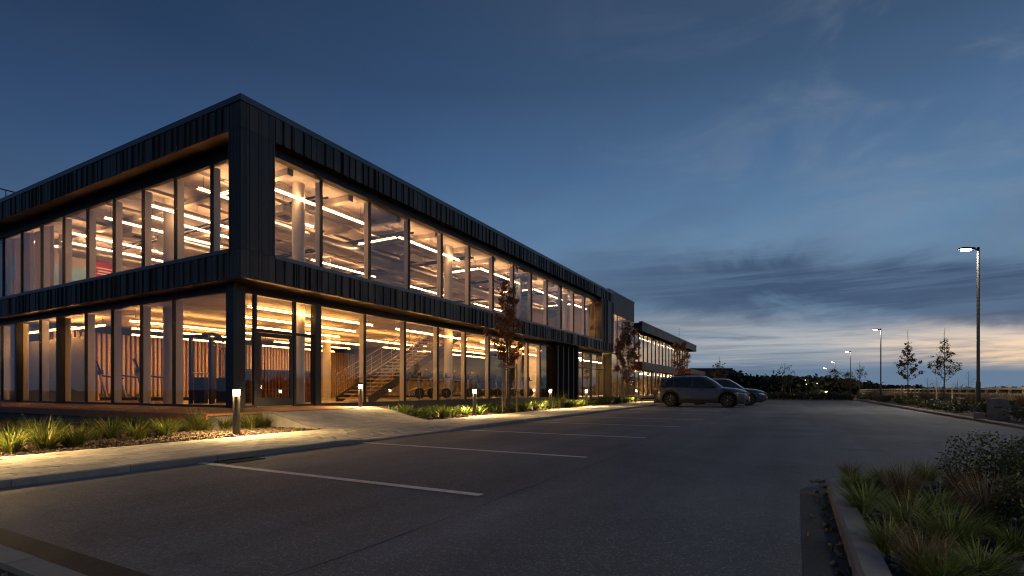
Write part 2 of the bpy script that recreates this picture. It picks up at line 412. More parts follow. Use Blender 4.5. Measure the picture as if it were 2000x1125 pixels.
def parent_origin(p):
    v = Vector((0, 0, 0))
    while p: v += p.location; p = p.parent
    return v
def cam_xy(x, y): return 0.4805 * x - 0.877 * y, 0.877 * x + 0.4805 * y
def in_frame(x, y, m=0.04):
    X, Y = cam_xy(x, y)
    return Y > 0.4 and abs(X / Y) < 0.987 + m

# ------------------------------------------------------------------ ground, lot, kerbs, pavement
PZ = 0.065                     # height of the pavement
def ky(x): return 6.40 + 0.028 * (x - 1.0)                     # front edge of the long kerb
def smoothstep(a, b, v):
    t = max(0.0, min(1.0, (v - a) / (b - a))); return t * t * (3 - 2 * t)
def drop(x): return smoothstep(6.1, 7.0, x) * (1 - smoothstep(9.2, 10.1, x))
def zpave(x, y): return PZ - 0.045 * drop(x) * max(0.0, 1 - max(0.0, (y - ky(x))) / 1.2)

tag(MB().add([(3000 * math.cos(2 * math.pi * i / 48), 3000 * math.sin(2 * math.pi * i / 48), -0.06) for i in range(48)], [tuple(range(48))]).build('ground', 'soil'), kind='structure')
m = MB()
m.add([(-30, -30, 0), (51, -30, 0), (51, -4.5, 0), (50.5, -4.5, 0), (50.5, ky(50.5), 0), (-30, ky(-30), 0)], [(0, 1, 2, 3, 4, 5)])
tag(m.build('asphalt', 'asphalt'), kind='structure')
# seams of fresh asphalt beside kerbs
def ring(pts_in, pts_out, z, name, mat):
    n = len(pts_in)
    return MB().add([(x, y, z) for x, y in pts_in] + [(x, y, z) for x, y in pts_out], [(i, i + 1, n + i + 1, n + i) for i in range(n - 1)]).build(name, mat)
# main kerb along the pavement, dipping at the entrance
def kerb_mesh(pts, width_dir, hgt, wid=0.13):
    m = MB(); n = len(pts)
    vs = []
    for k, (x, y) in enumerate(pts):
        nx, ny = width_dir(k); h = hgt(x, y)
        vs += [(x, y, -0.03), (x, y, h - 0.018), (x + nx * 0.018, y + ny * 0.018, h), (x + nx * wid, y + ny * wid, h), (x + nx * wid, y + ny * wid, -0.03)]
    fs = []
    for k in range(n - 1):
        for j in range(4): a = k * 5 + j; fs.append((a, a + 5, a + 6, a + 1))
    fs += [(0, 1, 2, 3, 4), tuple(5 * (n - 1) + j for j in (4, 3, 2, 1, 0))]
    return m.add(vs, fs)
def stone_kerb(pts, wdir, hgt, wid, per):
    """a kerb laid of single stones on a mortar bed; per = points per stone"""
    bed = tag(kerb_mesh(pts, wdir, lambda x, y: max(.004, hgt(x, y) - .022), wid - .012).build('kerb', 'joint_sand'), kind='structure')
    n = len(pts) - 1; k = 0; cnt = 0
    while k < n:
        e = min(n, k + per); seg = [Vector(p) for p in pts[k:e + 1]]; dirs = [wdir(j) for j in range(k, e + 1)]
        t0 = (seg[1] - seg[0]).normalized() * .004; t1 = (seg[-1] - seg[-2]).normalized() * .004
        seg[0] = seg[0] + t0; seg[-1] = seg[-1] - t1
        dz_ = rnd.uniform(-.003, .003); off = rnd.uniform(-.003, .003)
        P = [(p.x - dirs[j][0] * (.004 + off), p.y - dirs[j][1] * (.004 + off)) for j, p in enumerate(seg)]
        kerb_mesh(P, lambda j, dd=dirs: dd[j], lambda x, y: hgt(x, y) + dz_, wid).build('kerb_stone', 'kerb_stone', bed); k = e; cnt += 1
    return bed
kx = [-2 + 0.25 * i for i in range(int(50 / 0.25))]
stone_kerb([(x, ky(x)) for x in kx], lambda k: (0, 1), lambda x, y: PZ + .005 - 0.045 * drop(x), .13, 4)
# kerb across the head of the first stall, with the bed behind it
stone_kerb([(1.10, 1.2 + 0.25 * i) for i in range(21)], lambda k: (-1, 0), lambda x, y: 0.10, .13, 4)
tag(MB().add([(1.105, 1.1, 0.004), (1.36, 1.1, 0.004), (1.36, 6.35, 0.004), (1.105, 6.35, 0.004)], [(0, 1, 2, 3)]).build('asphalt_seam', 'fresh_asphalt'), kind='structure')
tag(MB().add([(-12, 1.2, 0.07), (0.98, 1.2, 0.07), (0.98, ky(1) + 0.02, 0.07), (-12, ky(1) + 0.02, 0.07)], [(0, 1, 2, 3)]).build('planting_bed', 'mulch'), kind='structure')
# planted island on the right of the lane
isl = []
cx_, cy_, rr = 5.25, -0.69, 0.45
isl += [(-6 + 0.4 * i, -0.24) for i in range(28)]
isl += [(cx_ + rr * math.sin(t), cy_ + rr * math.cos(t)) for t in [R(6 * i) for i in range(16)]]
isl += [(5.70 + 0.045 * i, -0.75 - 0.3 * i) for i in range(16)]
def isl_dir(k):
    a = Vector(isl[max(0, k - 1)]); b = Vector(isl[min(len(isl) - 1, k + 1)]); t = (b - a).normalized()
    return (t.y, -t.x)
stone_kerb(isl, isl_dir, lambda x, y: 0.115, 0.12, 3)
isl_out = [(x - isl_dir(k)[0] * 0.21, y - isl_dir(k)[1] * 0.21) for k, (x, y) in enumerate(isl)]
tag(ring(isl, isl_out, 0.004, 'asphalt_seam', 'fresh_asphalt'), kind='structure')
isl_in = [(x + isl_dir(k)[0] * 0.115, y + isl_dir(k)[1] * 0.115) for k, (x, y) in enumerate(isl)]
tag(MB().add([(x, y, 0.075) for x, y in isl_in] + [(-6, -5.3, 0.075)], [tuple(range(len(isl_in) + 1))]).build('planting_bed', 'mulch'), kind='structure')
# right verge with its kerb
stone_kerb([(9.0 + 0.5 * i, -4.46 - 0.008 * i) for i in range(84)], lambda k: (0, -1), lambda x, y: 0.07, .12, 2)
tag(MB().add([(8, -4.55, 0.05), (52, -4.55, 0.05), (150, -4.9, 0.05), (150, -9.3, 0.05), (8, -9.3, 0.05)], [(0, 1, 2, 3, 4)]).build('planting_bed', 'mulch'), kind='structure')
tag(kerb_mesh([(50.5, 7.0 - 0.6 * i) for i in range(20)], lambda k: (1, 0), lambda x, y: 0.08, 0.12).build('kerb', 'concrete_kerb'), kind='structure')

# parking bay lines
for x, y0, y1 in [(3.76, 2.36, 6.42), (6.55, 2.45, 6.50), (9.75, 2.48, 6.58), (13.1, 2.48, 6.68), (16.5, 2.48, 6.77), (20.6, 2.48, 6.88), (24.2, 2.48, 6.98), (27.7, 2.48, 7.08), (31.4, 2.48, 7.18), (35.0, 2.48, 7.28)]:
    tag(MB().add([(x - .05, y0, .005), (x + .05, y0, .005), (x + .05, y1, .005), (x - .05, y1, .005)], [(0, 1, 2, 3)]).build('bay_line', 'line_paint'), kind='structure')

# seam between two runs of asphalt, and a gully by the kerb
m = MB(); n_ = 120
for i in range(n_ + 1):
    x = 1.5 + 48 * i / n_; y = 2.16 + .02 * math.sin(x * 1.7) + .012 * math.sin(x * 5.3); wd_ = .004 + .0025 * math.sin(x * 3.1 + 1)
    m.v += [(x, y - wd_, .003), (x, y + wd_, .003)]
m.f = [(2 * i, 2 * i + 2, 2 * i + 3, 2 * i + 1) for i in range(n_)]
tag(m.build('asphalt_seam', 'fresh_asphalt'), kind='structure')
gl_ = thing('drain_grate', 'small dark iron drain grate at the kerb foot beside the first bay line', 'drain', (4.15, 6.24, .0))
MB().box(-.25, .25, -.15, .15, .001, .003).build('pit', 'cladding_back', gl_)
for (x0, x1, y0, y1) in ((-.25, .25, -.15, -.12), (-.25, .25, .12, .15), (-.25, -.22, -.119, .119), (.22, .25, -.119, .119)): MB().box(x0, x1, y0, y1, .003, .010).build('rim', 'cast_iron', gl_)
for k in range(9): MB().box(-.195 + .046 * k, -.175 + .046 * k, -.119, .119, .0032, .009).build('bar', 'cast_iron', gl_)
# pavement: bed of joint sand, pavers
m = MB(); nx_ = 120; xs = [-8 + 56 * i / nx_ for i in range(nx_ + 1)]
PW = 2.22
for i, x in enumerate(xs):
    for q in range(5):
        y = ky(x) + 0.125 + PW * q / 4; m.v.append((x, y, zpave(x, y) - 0.024))
for i in range(nx_):
    for q in range(4): a = i * 5 + q; m.f.append((a, a + 5, a + 6, a + 1))
pavement = tag(m.build('pavement', 'joint_sand'), kind='structure')
pv = []
for row in range(12):
    y_off = 0.135 + 0.18 * row
    x = -4.0 + (0.15 if row % 2 else 0.0)
    while x < 44:
        L = 0.30
        xc = x + L / 2; yc = ky(xc) + y_off + 0.09
        if in_frame(xc, yc, 0.12): pv.append((xc, yc, row))
        x += L
pv.sort(key=lambda p: p[0] ** 2 + p[1] ** 2)
far = MB()
for k, (xc, yc, row) in enumerate(pv):
    z = zpave(xc, yc) + rnd.uniform(-.0025, .0025); tz = rnd.uniform(-.006, .006)
    if k < 300:
        o = link('paver', unit_mesh('paver', 0.022), pavement)
        o.location = (xc, yc, z - 0.02); o.scale = (0.282, 0.163, 0.04); o.rotation_euler = (tz * .4, tz * .4, 0.026 + tz)
    else:
        far.add([(xc - .146, yc - .086 - .0038, z - .03), (xc + .146, yc - .086 + .0038, z - .03), (xc + .146, yc + .086 + .0038, z - .03), (xc - .146, yc + .086 - .0038, z - .03),
                 (xc - .143, yc - .083 - .0038, z), (xc + .143, yc - .083 + .0038, z), (xc + .143, yc + .083 + .0038, z), (xc - .143, yc + .083 - .0038, z)],
                [(4, 5, 6, 7), (0, 1, 5, 4), (1, 2, 6, 5), (2, 3, 7, 6), (3, 0, 4, 7)])
tag(far.build('far_pavers', 'paver_far', pavement), kind='stuff')
# entrance paving rising to the deck
RX0, RX1, RY0, RY1 = 7.85, 11.55, 8.80, 10.90
def zramp(y): return PZ + .002 + (0.375 - PZ) * smoothstep(RY0 + 0.1, RY1, y)
m = MB()
for i in range(9):
    y = RY0 + (RY1 - RY0) * i / 8; m.v += [(RX0, y, zramp(y) - .022), (RX1, y, zramp(y) - .022)]
m.f = [(2 * i, 2 * i + 1, 2 * i + 3, 2 * i + 2) for i in range(8)]
ramp = tag(m.build('entrance_path', 'joint_sand'), kind='structure')
m = MB()
y = RY0 + 0.0; row = 0
while y < RY1 - .05:
    x = RX0 - (0.15 if row % 2 else 0)
    while x < RX1 - .01:
        a, b = max(x, RX0) + .004, min(x + .3, RX1) - .004; z0, z1 = zramp(y), zramp(y + .174); j = rnd.uniform(-.002, .002)
        m.add([(a, y + .003, z0 + j), (b, y + .003, z0 + j), (b, y + .174, z1 + j), (a, y + .174, z1 + j), (a, y + .003, z0 - .03), (b, y + .003, z0 - .03)], [(0, 1, 2, 3), (4, 5, 1, 0)])
        x += .3
    y += .18; row += 1
tag(m.build('path_pavers', 'paver_far', ramp), kind='stuff')
for xs0 in (RX0 - .06, RX1 + .002):
    m = MB(); n_ = 9
    for i in range(n_):
        y = RY0 + .25 + (RY1 - RY0 - .25) * i / (n_ - 1); z = zramp(y) + .004; m.v += [(xs0, y, 0), (xs0, y, z), (xs0 + .058, y, z), (xs0 + .058, y, 0)]
    for i in range(n_ - 1):
        for j in range(3): a_ = i * 4 + j; m.f.append((a_, a_ + 4, a_ + 5, a_ + 1))
    m.f += [(0, 1, 2, 3), tuple(4 * (n_ - 1) + j for j in (3, 2, 1, 0))]
    m.build('edging', 'concrete_kerb', ramp)

# beds beside the pavement
def bed_edge(x): return ky(x) + 0.125 + PW
pts = [(x, bed_edge(x)) for x in [-8, -4, 0, 2, 4, 6, 7.7]] + [(7.83, 8.90), (7.83, 10.2), (7.6, 10.87), (6.55, 10.87), (6.55, 36), (-8, 36)]
tag(MB().add([(x, y, .045) for x, y in pts], [tuple(range(len(pts)))]).build('planting_bed', 'mulch'), kind='structure')
pts = [(x, bed_edge(x)) for x in [11.9, 14, 18, 22, 26, 30, 36, 44, 48]] + [(48, 14.1), (12.0, 14.1), (11.97, 12.0), (11.57, 10.9), (11.57, 9.2)]
tag(MB().add([(x, y, .055) for x, y in pts], [tuple(range(len(pts)))]).build('planting_bed', 'mulch'), kind='structure')
def chips(name, n, area, z, mat, s0, s1, label=None):
    m = MB(); k = 0
    while k < n:
        x, y = area()
        if not in_frame(x, y, 0.05): k += 1; continue
        a = rnd.uniform(0, 6.28); l = rnd.uniform(s0, s1); wd = l * rnd.uniform(.3, .7); h = rnd.uniform(.004, .016); t = rnd.uniform(-.012, .012)
        c, s_ = math.cos(a), math.sin(a)
        P = [(l, wd), (-l, wd * .8), (-l * .8, -wd), (l * .9, -wd * .9)]
        top = [(x + u * c - v * s_, y + u * s_ + v * c, z + h + t * (1 if u > 0 else -1)) for u, v in P]
        m.add(top + [(q[0], q[1], z - .01) for q in top], [(0, 1, 2, 3), (4, 5, 1, 0), (5, 6, 2, 1), (6, 7, 3, 2), (7, 4, 0, 3)])
        k += 1
    return m.build(name, mat)
def area_left():
    while True:
        x = rnd.uniform(-2, 7.8); y = rnd.uniform(8.6, 11.8 if x < 6.5 else 10.8)
        if y > bed_edge(x) + .03: return x, y
def area_right():
    x = rnd.uniform(11.95, 34); return x, bed_edge(x) + .03 + rnd.random() ** 1.6 * 2.5
def area_isl():
    while True:
        x = rnd.uniform(1.5, 5.75); y = rnd.uniform(-4.2, -.37)
        if not (x > 5.1 and y > -.75): return x, y
def area_nearbed(): return rnd.uniform(-1, .95), rnd.uniform(1.4, 4.2)
for nm, n, ar, z, mt, a, b, lab in [('mulch_chips', 6500, area_left, .055, 'mulch_chip', .012, .035, 'bark mulch spread over the bed beside the timber deck'),
                                    ('mulch_chips', 5000, area_right, .062, 'mulch_chip', .012, .04, 'bark mulch spread along the bed below the long glass front'),
                                    ('gravel_chips', 9000, area_isl, .077, 'gravel_chip', .006, .02, 'dark gravel mulch covering the kerbed planting island'),
                                    ('gravel_chips', 2600, area_nearbed, .072, 'gravel_chip', .006, .018, 'dark gravel in the bed behind the short kerb')]:
    tag(chips(nm, n, ar, z, mt, a, b), lab, 'mulch', kind='stuff')
def area_leaf():
    x = rnd.uniform(1.6, 6.0); return x, -.24 + abs(rnd.gauss(0, .06)) + .005
tag(chips('fallen_leaves', 90, area_leaf, .006, 'grass_dry', .008, .022), 'small pale fallen leaves lying against the island kerb', 'leaves', kind='stuff')

# ------------------------------------------------------------------ main building
BX, BY = 8.76, 13.14            # outer corner of the upper box
BX1, BY1 = 41.3, 36.0
ZS, ZT = 3.98, 8.90             # soffit, top of coping
O0, O1 = 4.78, 8.03             # window opening of the box
GX, GY = 9.31, 14.19            # glass planes of the ground floor
UX, UY = 9.36, 13.66            # glass planes of the upper floor
ZF, ZU = 0.40, 4.40             # floors
hall = thing('gym_building', 'long two-storey gym hall, dark ribbed metal box over a lit glass ground floor', 'building', (BX, BY, 0))

npan = [0]; spare = MB()
def panel_run(axis, a0, a1, z0, z1):
    """irregular vertical standing-seam panels; axis 'x' = long front, 'y' = short front"""
    a = a0; k = 0
    pat = [.24, .07, .21, .06, .05, .29, .09, .18, .06, .32, .07]
    while a < a1 - .03:
        wd = pat[k % len(pat)] * rnd.uniform(.85, 1.2) if rnd.random() < .8 else rnd.choice(pat); k += 1
        if a1 - a - wd < .06: wd = a1 - a
        proud = rnd.choice([0.0, 0.006, 0.014]) if wd > .15 else rnd.choice([0.045, 0.06, 0.05, -0.03])
        g = .014
        if axis == 'x': c = (a + g, a + wd - g, BY - proud, BY + .055, z0, z1)
        else: c = (BX - proud, BX + .055, a + g, a + wd - g, z0, z1)
        if npan[0] < 300 and a < (24 if axis == 'x' else 22.5): bx('cladding_panel', *c, 'cladding', hall); npan[0] += 1
        else:
            o = hall.location
            spare.box(c[0] - o.x, c[1] - o.x, c[2] - o.y, c[3] - o.y, c[4], c[5])
        a += wd
SILL = 0.11
for z0, z1 in ((O1 + .004, ZT - .17), (ZS, O0 - SILL)):
    panel_run('x', BX + 1.06, BX1 - .004, z0, z1)
    panel_run('y', BY + .51, BY1, z0, z1)
# plain corner panels
for x0, x1 in ((BX, BX + .14), (BX + .155, BX + .25), (BX + .265, BX + .52), (BX + .535, BX + .62), (BX + .635, BX + .84), (BX + .855, BX + 1.05)):
    for z0, z1 in ((ZS, O0 - .05), (O0 - .042, O1 - .02), (O1 - .012, ZT - .17)):
        if x1 > BX + 1.0 and z0 > 4.5 and z1 < 8.2: x1b = BX + 1.005
        else: x1b = x1
        bx('corner_panel', x0 if x0 > BX else BX + .001, x1b, BY, BY + .05, z0, z1, 'cladding', hall)
for y0, y1 in ((BY + .06, BY + .17), (BY + .185, BY + .33), (BY + .345, BY + .49)):
    for z0, z1 in ((ZS, O0 - .05), (O0 - .042, O1 - .02), (O1 - .012, ZT - .17)):
        bx('corner_panel', BX, BX + .05, y0, y1, z0, z1, 'cladding', hall)
panel_run('x', 38.42, BX1 - .004, O0 - SILL + .004, O1)
if spare.v: tag(spare.build('far_cladding_panels', 'cladding_far', hall), kind='stuff')
# backing walls of the box
bx('box_wall', BX + .06, BX1 - .02, BY + .06, BY + .48, O1 + .03, ZT - .16, 'cladding_back', hall)
bx('box_wall', BX + .06, BX1 - .02, BY + .06, BY + .48, ZS + .03, O0 - .05, 'cladding_back', hall)
bx('box_wall', BX + .06, BX + .98, BY + .06, BY + .48, O0 - .049, O1 + .029, 'cladding_back', hall)
bx('box_wall', 38.44, BX1 - .02, BY + .06, BY + .48, O0 - .049, O1 + .029, 'cladding_back', hall)
bx('box_wall', BX + .06, BX + .56, BY + .49, BY1, O1 + .03, ZT - .16, 'cladding_back', hall)
bx('box_wall', BX + .06, BX + .56, BY + .49, BY1, ZS + .03, O0 - .05, 'cladding_back', hall)
bx('box_wall', BX + .06, BX + .56, BY + .485, BY + .489, O0 - .049, O1 + .029, 'cladding_back', hall)
bx('end_wall', BX1 - .06, BX1, BY + .005, BY + 1.5, ZS, ZT - .17, 'cladding', hall)
# coping
bx('coping', BX - .03, BX1 + .01, BY - .03, BY + .30, ZT - .165, ZT, 'coping', hall)
bx('coping', BX - .03, BX + .27, BY + .302, BY1, ZT - .165, ZT, 'coping', hall)
bx('roof', BX + .28, BX1, BY + .31, BY1, ZT - .45, ZT - .22, 'cladding_back', hall)
# opening trims and reveals
bx('window_sill', BX + 1.01, 38.42, BY - .035, UY + .05, O0 - SILL, O0, 'coping', hall)
bx('window_sill', BX - .035, UX + .05, BY + .495, BY1, O0 - SILL, O0, 'coping', hall)
bx('jamb_trim', BX + 1.007, BX + 1.03, BY - .02, UY, O0 + .001, O1 + .003, 'coping', hall)
bx('jamb_trim', BX - .02, UX, BY + .492, BY + .512, O0 + .001, O1 + .003, 'coping', hall)
bx('reveal', 38.40, 38.43, BY + .001, UY + .04, O0 + .002, O1 + .003, 'soffit', hall)
bx('head_panel', BX + 1.03, 38.40, BY + .01, UY + .05, O1 - .012, O1 + .004, 'cladding_back', hall)
bx('head_beam', BX + 1.03, 38.40, BY + .30, UY + .06, O1 - .26, O1 - .014, 'frame', hall)
for k in range(12):
    y0 = BY + .514 + 1.93 * k
    bx('soffit_panel', BX + .002, UX - .002, y0 + .006, min(y0 + 1.924, BY1), O1 - .012, O1 + .004, 'soffit', hall)
bx('head_beam', UX - .03, UX + .10, BY + .582, BY1, O1 - .36, O1 - .014, 'frame', hall)
# soffit below the box
x = BX + .02
while x < BX1 - .1:
    bx('soffit_panel', x + .006, min(x + 2.24, BX1 - .02), BY + .02, GY + .04, ZS - .02, ZS + .02, 'soffit', hall); x += 2.25
y = GY + .045
while y < BY1:
    bx('soffit_panel', BX + .02, GX + .04, y + .006, min(y + 1.92, BY1), ZS - .02, ZS + .02, 'soffit', hall); y += 1.93

# glazing ------------------------------------------------------------
up_x = [BX + 1.03] + [11.9 + 2.2 * k for k in range(12)] + [38.40]
up_y = [BY + .582] + [15.42 + 1.93 * k for k in range(11)]
for i, (a, b) in enumerate(zip(up_x[:-1], up_x[1:])):
    bx('window_pane', a + .03, b - .03, UY - .006, UY + .006, O0 + .05, O1 - .26, 'blind_glazing' if i in (2, 7, 9) else 'glazing', hall)
    if i: bx('mullion', a - .03, a + .03, UY - .05, UY + .03, O0 + .001, O1 - .262, 'frame', hall); bx('mullion_fin', a - .028, a + .028, UY + .031, UY + .24, O0 + .02, O1 - .30, 'fin', hall)
bx('transom', BX + 1.03, 38.40, UY - .04, UY + .03, O0 + .001, O0 + .05, 'frame', hall)
for i, (a, b) in enumerate(zip(up_y[:-1], up_y[1:])):
    bx('window_pane', UX - .006, UX + .006, a + .03, b - .03, O0 + .05, O1 - .36, 'glazing', hall)
    if i: bx('mullion', UX - .05, UX + .03, a - .03, a + .03, O0 + .001, O1 - .362, 'frame', hall); bx('mullion_fin', UX + .031, UX + .24, a - .028, a + .028, O0 + .02, O1 - .40, 'fin', hall)
bx('transom', UX - .04, UX + .03, BY + .582, BY1, O0 + .001, O0 + .05, 'frame', hall)
# ground floor, long front
ZG = 3.86
gx = [12.14, 14.40, 16.68, 18.93, 21.15, 23.4, 25.65, 27.9, 29.6, 31.3]
bx('head_beam', GX, BX1, GY - .06, GY + .08, ZG - .12, ZS - .022, 'frame', hall)
bx('base_rail', 12.27, 31.3, GY - .05, GY + .06, ZF - .30, ZF + .05, 'frame', hall)
for i, (a, b) in enumerate(zip(gx[:-1], gx[1:])):
    bx('window_pane', a + (.13 if i == 0 else .03), b - .03, GY - .006, GY + .006, ZF + .051, ZG - .121, 'glazing', hall)
    if i: bx('mullion', a - .03, a + .03, GY - .05, GY + .03, ZF + .051, ZG - .121, 'frame', hall); bx('mullion_fin', a - .028, a + .028, GY + .031, GY + .25, ZF + .06, ZG - .13, 'fin', hall)
bx('steel_post', 12.02, 12.26, GY - .14, GY + .10, ZF - .02, ZG - .13, 'frame', hall)
bx('corner_post', GX - .18, GX + .18, GY - .16, GY + .20, ZF - .02, ZS - .025, 'frame', hall)
bx('pier', 31.3, 35.25, GY - .36, GY + .9, .05, ZS - .021, 'cladding_back', hall)
for k in range(5): bx('pier_rib', 31.4 + .9 * k, 31.55 + .9 * k, GY - .42, GY - .361, .06, ZS - .03, 'cladding', hall)
for a, b in ((35.25, 37.0), (37.0, 38.8), (38.8, 40.6), (40.6, 41.9)):
    bx('window_pane', a + .03, b - .03, GY - .006, GY + .006, ZF + .051, 2.55, 'glazing', hall)
    bx('window_pane', a + .03, b - .03, GY - .006, GY + .006, 2.62, ZG - .121, 'glazing', hall)
    bx('mullion', b - .03 if a != 37.0 else b - .18, b + .03 if a != 37.0 else b + .18, GY - .05, GY + .03, ZF - .2, ZG - .121, 'frame', hall)
bx('corner_panel', 41.93, 41.985, 13.51, GY + .03, .05, ZS - .03, 'cladding', hall)
bx('transom', 35.27, 41.9, GY - .035, GY + .03, 2.551, 2.619, 'frame', hall)
# entrance bay
bx('window_pane', GX + .19, 9.85, GY - .006, GY + .006, ZF + .051, ZG - .121, 'glazing', hall)
bx('window_pane', 9.93, 11.24, GY - .006, GY + .006, 2.74, ZG - .121, 'glazing', hall)
bx('window_pane', 11.32, 12.01, GY - .006, GY + .006, 2.74, ZG - .121, 'glazing', hall)
bx('window_pane', 11.32, 12.01, GY - .006, GY + .006, ZF + .051, 2.66, 'glazing', hall)
for xm in (9.89, 11.28): bx('mullion', xm - .045, xm + .045, GY - .06, GY + .05, ZF - .02, ZG - .121, 'frame', hall)
bx('transom', 9.935, 12.02, GY - .055, GY + .04, 2.66, 2.739, 'frame', hall)
bx('base_rail', GX + .18, 9.845, GY - .05, GY + .06, ZF - .02, ZF + .05, 'frame', hall)
bx('base_rail', 11.325, 12.02, GY - .05, GY + .06, ZF - .02, ZF + .05, 'frame', hall)
m = MB(); o = hall.location
for c in ((9.95, 10.07, ZF + .015, 2.64), (11.10, 11.22, ZF + .015, 2.64), (10.071, 11.099, ZF + .015, ZF + .26), (10.071, 11.099, 2.52, 2.64)):
    m.box(c[0] - o.x, c[1] - o.x, GY - .045 - o.y, GY + .005 - o.y, c[2], c[3])
door = m.build('entrance_door', 'frame', hall)
bx('door_glass', 10.071, 11.099, GY - .026, GY - .014, ZF + .261, 2.519, 'glazing', door)
h = MB(); h.tube((10.16 - o.x, GY - .10 - o.y, 1.15), (10.16 - o.x, GY - .10 - o.y, 1.75), .014, n=8)
h.tube((10.16 - o.x, GY - .10 - o.y, 1.2), (10.12 - o.x, GY - .04 - o.y, 1.2), .009).tube((10.16 - o.x, GY - .10 - o.y, 1.7), (10.12 - o.x, GY - .04 - o.y, 1.7), .009)
h.build('handle', 'coping', door)
# ground floor, short front
gy = [GY + .21] + [15.42 + 1.93 * k for k in range(11)]
bx('head_beam', GX - .06, GX + .08, GY + .21, BY1, ZG - .10, ZS - .022, 'frame', hall)
bx('base_rail', GX - .05, GX + .06, GY + .21, BY1, ZF - .02, ZF + .06, 'frame', hall)
for i, (a, b) in enumerate(zip(gy[:-1], gy[1:])):
    if i == 0: a_, b_ = a, gy[1] + 1.93
    if i == 1: continue
    p0, p1 = (GY + .21, 17.35) if i == 0 else (a, b)
    bx('window_pane', GX - .006, GX + .006, p0 + .03, p1 - .03, ZF + .061, ZG - .101, 'glazing', hall)
    if i:
        thick = i in (6, 8)
        if thick: bx('steel_post', GX - .17, GX + .05, a - .10, a + .10, ZF - .02, ZG - .101, 'frame', hall)
        else: bx('mullion', GX - .05, GX + .03, a - .03, a + .03, ZF + .061, ZG - .101, 'frame', hall)
        bx('mullion_fin', GX + .051 if thick else GX + .031, GX + .26, a - .028, a + .028, ZF + .07, ZG - .12, 'fin', hall)

# link block beyond the box, full-height glass under plain panels
LX0, LX1, LY, LZ = 41.36, 48.9, 13.52, 9.15
bx('link_panel', LX0, 45.0, LY, LY + .06, 7.35, LZ, 'cladding', hall)
bx('link_panel', 45.02, LX1, LY, LY + .06, 7.35, LZ, 'cladding', hall)
bx('link_coping', LX0, LX1 + .02, LY - .03, LY + .25, LZ + .001, LZ + .13, 'coping', hall)
bx('link_wall', LX1 - .06, LX1, LY + .061, LY + 14, ZF, LZ, 'cladding', hall)
bx('link_roof', LX0, LX1 - .061, LY + .26, LY + 14, LZ - .3, LZ - .1, 'cladding_back', hall)
lx = [41.95, 43.6, 45.3, 47.1, 48.85]
for a, b in zip(lx[:-1], lx[1:]):
    for z0, z1 in ((ZF, 2.55), (2.62, 3.95), (4.02, 7.30)):
        bx('window_pane', a + .03, b - .03, LY + .02, LY + .032, z0 + .02, z1, 'glazing', hall)
    bx('mullion', a - .03, a + .03, LY - .02, LY + .06, ZF - .2, 7.345, 'frame', hall)
for z in (2.585, 3.985): bx('transom', 41.95, 48.85, LY - .015, LY + .055, z - .034, z + .034, 'frame', hall)

# interior shell -----------------------------------------------------
IX, IY = 9.66, 14.50
bx('ground_floor', GX - .02, 48.8, GY - .02, 34, ZF - .3, ZF, 'int_floor', hall)
# upper slab, left open over the stair
VX0, VX1, VY0, VY1 = 18.6, 24.6, 15.9, 18.3
for x0, x1, y0, y1 in ((BX + .57, VX0, BY + .49, 34), (VX1, 41.2, BY + .49, 34), (VX0, VX1, BY + .49, VY0), (VX0, VX1, VY1, 34)):
    bx('floor_slab', x0, x1, y0, y1, ZS + .03, ZU, 'board_ceiling', hall)
bx('ceiling', BX + .57, 41.2, BY + .49, 34, O1 + .05, O1 + .35, 'ceiling', hall)
bx('link_ceiling', 41.37, 48.8, LY + .3, 26, 7.6, 7.8, 'ceiling', hall)
bx('back_wall', 9.5, 41.2, 31.0, 31.2, ZU + .001, O1 + .049, 'int_wall', hall)
bx('blue_wall_band', 9.6, 18.0, 30.96, 30.99, 5.9, 6.9, 'blue_wall', hall)
bx('far_wall', 41.0, 41.2, 14.2, 30.9, ZU + .001, O1 + .049, 'int_wall', hall)
bx('back_wall', 28.6, 48.7, 25.0, 25.2, ZF + .001, ZS + .029, 'dark_wall', hall)
bx('back_wall', 41.4, 48.7, 20.0, 20.2, ZF + .001, 7.59, 'int_wall', hall)
bx('lobby_wall', 35.3, 41.1, 18.0, 18.2, ZF + .001, ZS + .029, 'int_wall', hall)
bx('side_wall', 28.5, 28.6, 25.0, 29.2, ZF + .001, ZS + .028, 'dark_wall', hall)
bx('end_wall', 9.5, 30.0, 33.4, 33.6, ZF + .001, ZS + .028, 'int_wall', hall)
bx('end_wall', 9.6, 12.0, 31.3, 31.5, ZU + .001, O1 + .048, 'int_wall', hall)
for k in range(3): bx('roller_blind', 9.75, 9.77, 27.05 + 1.93 * k, 28.85 + 1.93 * k, ZU + .4, O1 - .3, 'blind', hall)
bx('partition', 10.15, 10.30, 24.95, 30.9, ZF + .001, 3.1, 'olive_wall', hall)
for k in range(10):   # downstand ribs give the slab above some depth
    bx('ceiling_rib', BX + .6, 41.0, 15.6 + 1.5 * k, 15.72 + 1.5 * k, O1 - .06, O1 + .051, 'ceiling', hall)
for k in range(12): bx('ceiling_beam', 11.2 + 2.6 * k, 11.42 + 2.6 * k, 14.4, 30.9, O1 - .16, O1 + .052, 'ceiling', hall)

# round columns
for (x, y) in ((12.27, 15.2), (21.2, 15.25), (28.6, 15.2), (36.0, 15.2), (11.0, 20.8), (11.0, 29.4), (20.0, 22.5)):
    for z0, z1 in ((ZF, ZS + .031), (ZU, O1 + .05)):
        if (x, y) == (21.2, 15.25) or True:
            MB().lathe([(.215, z0), (.215, z1)], 24, (x - o.x, y - o.y, 0)).build('round_column', 'column', hall, True, 40)
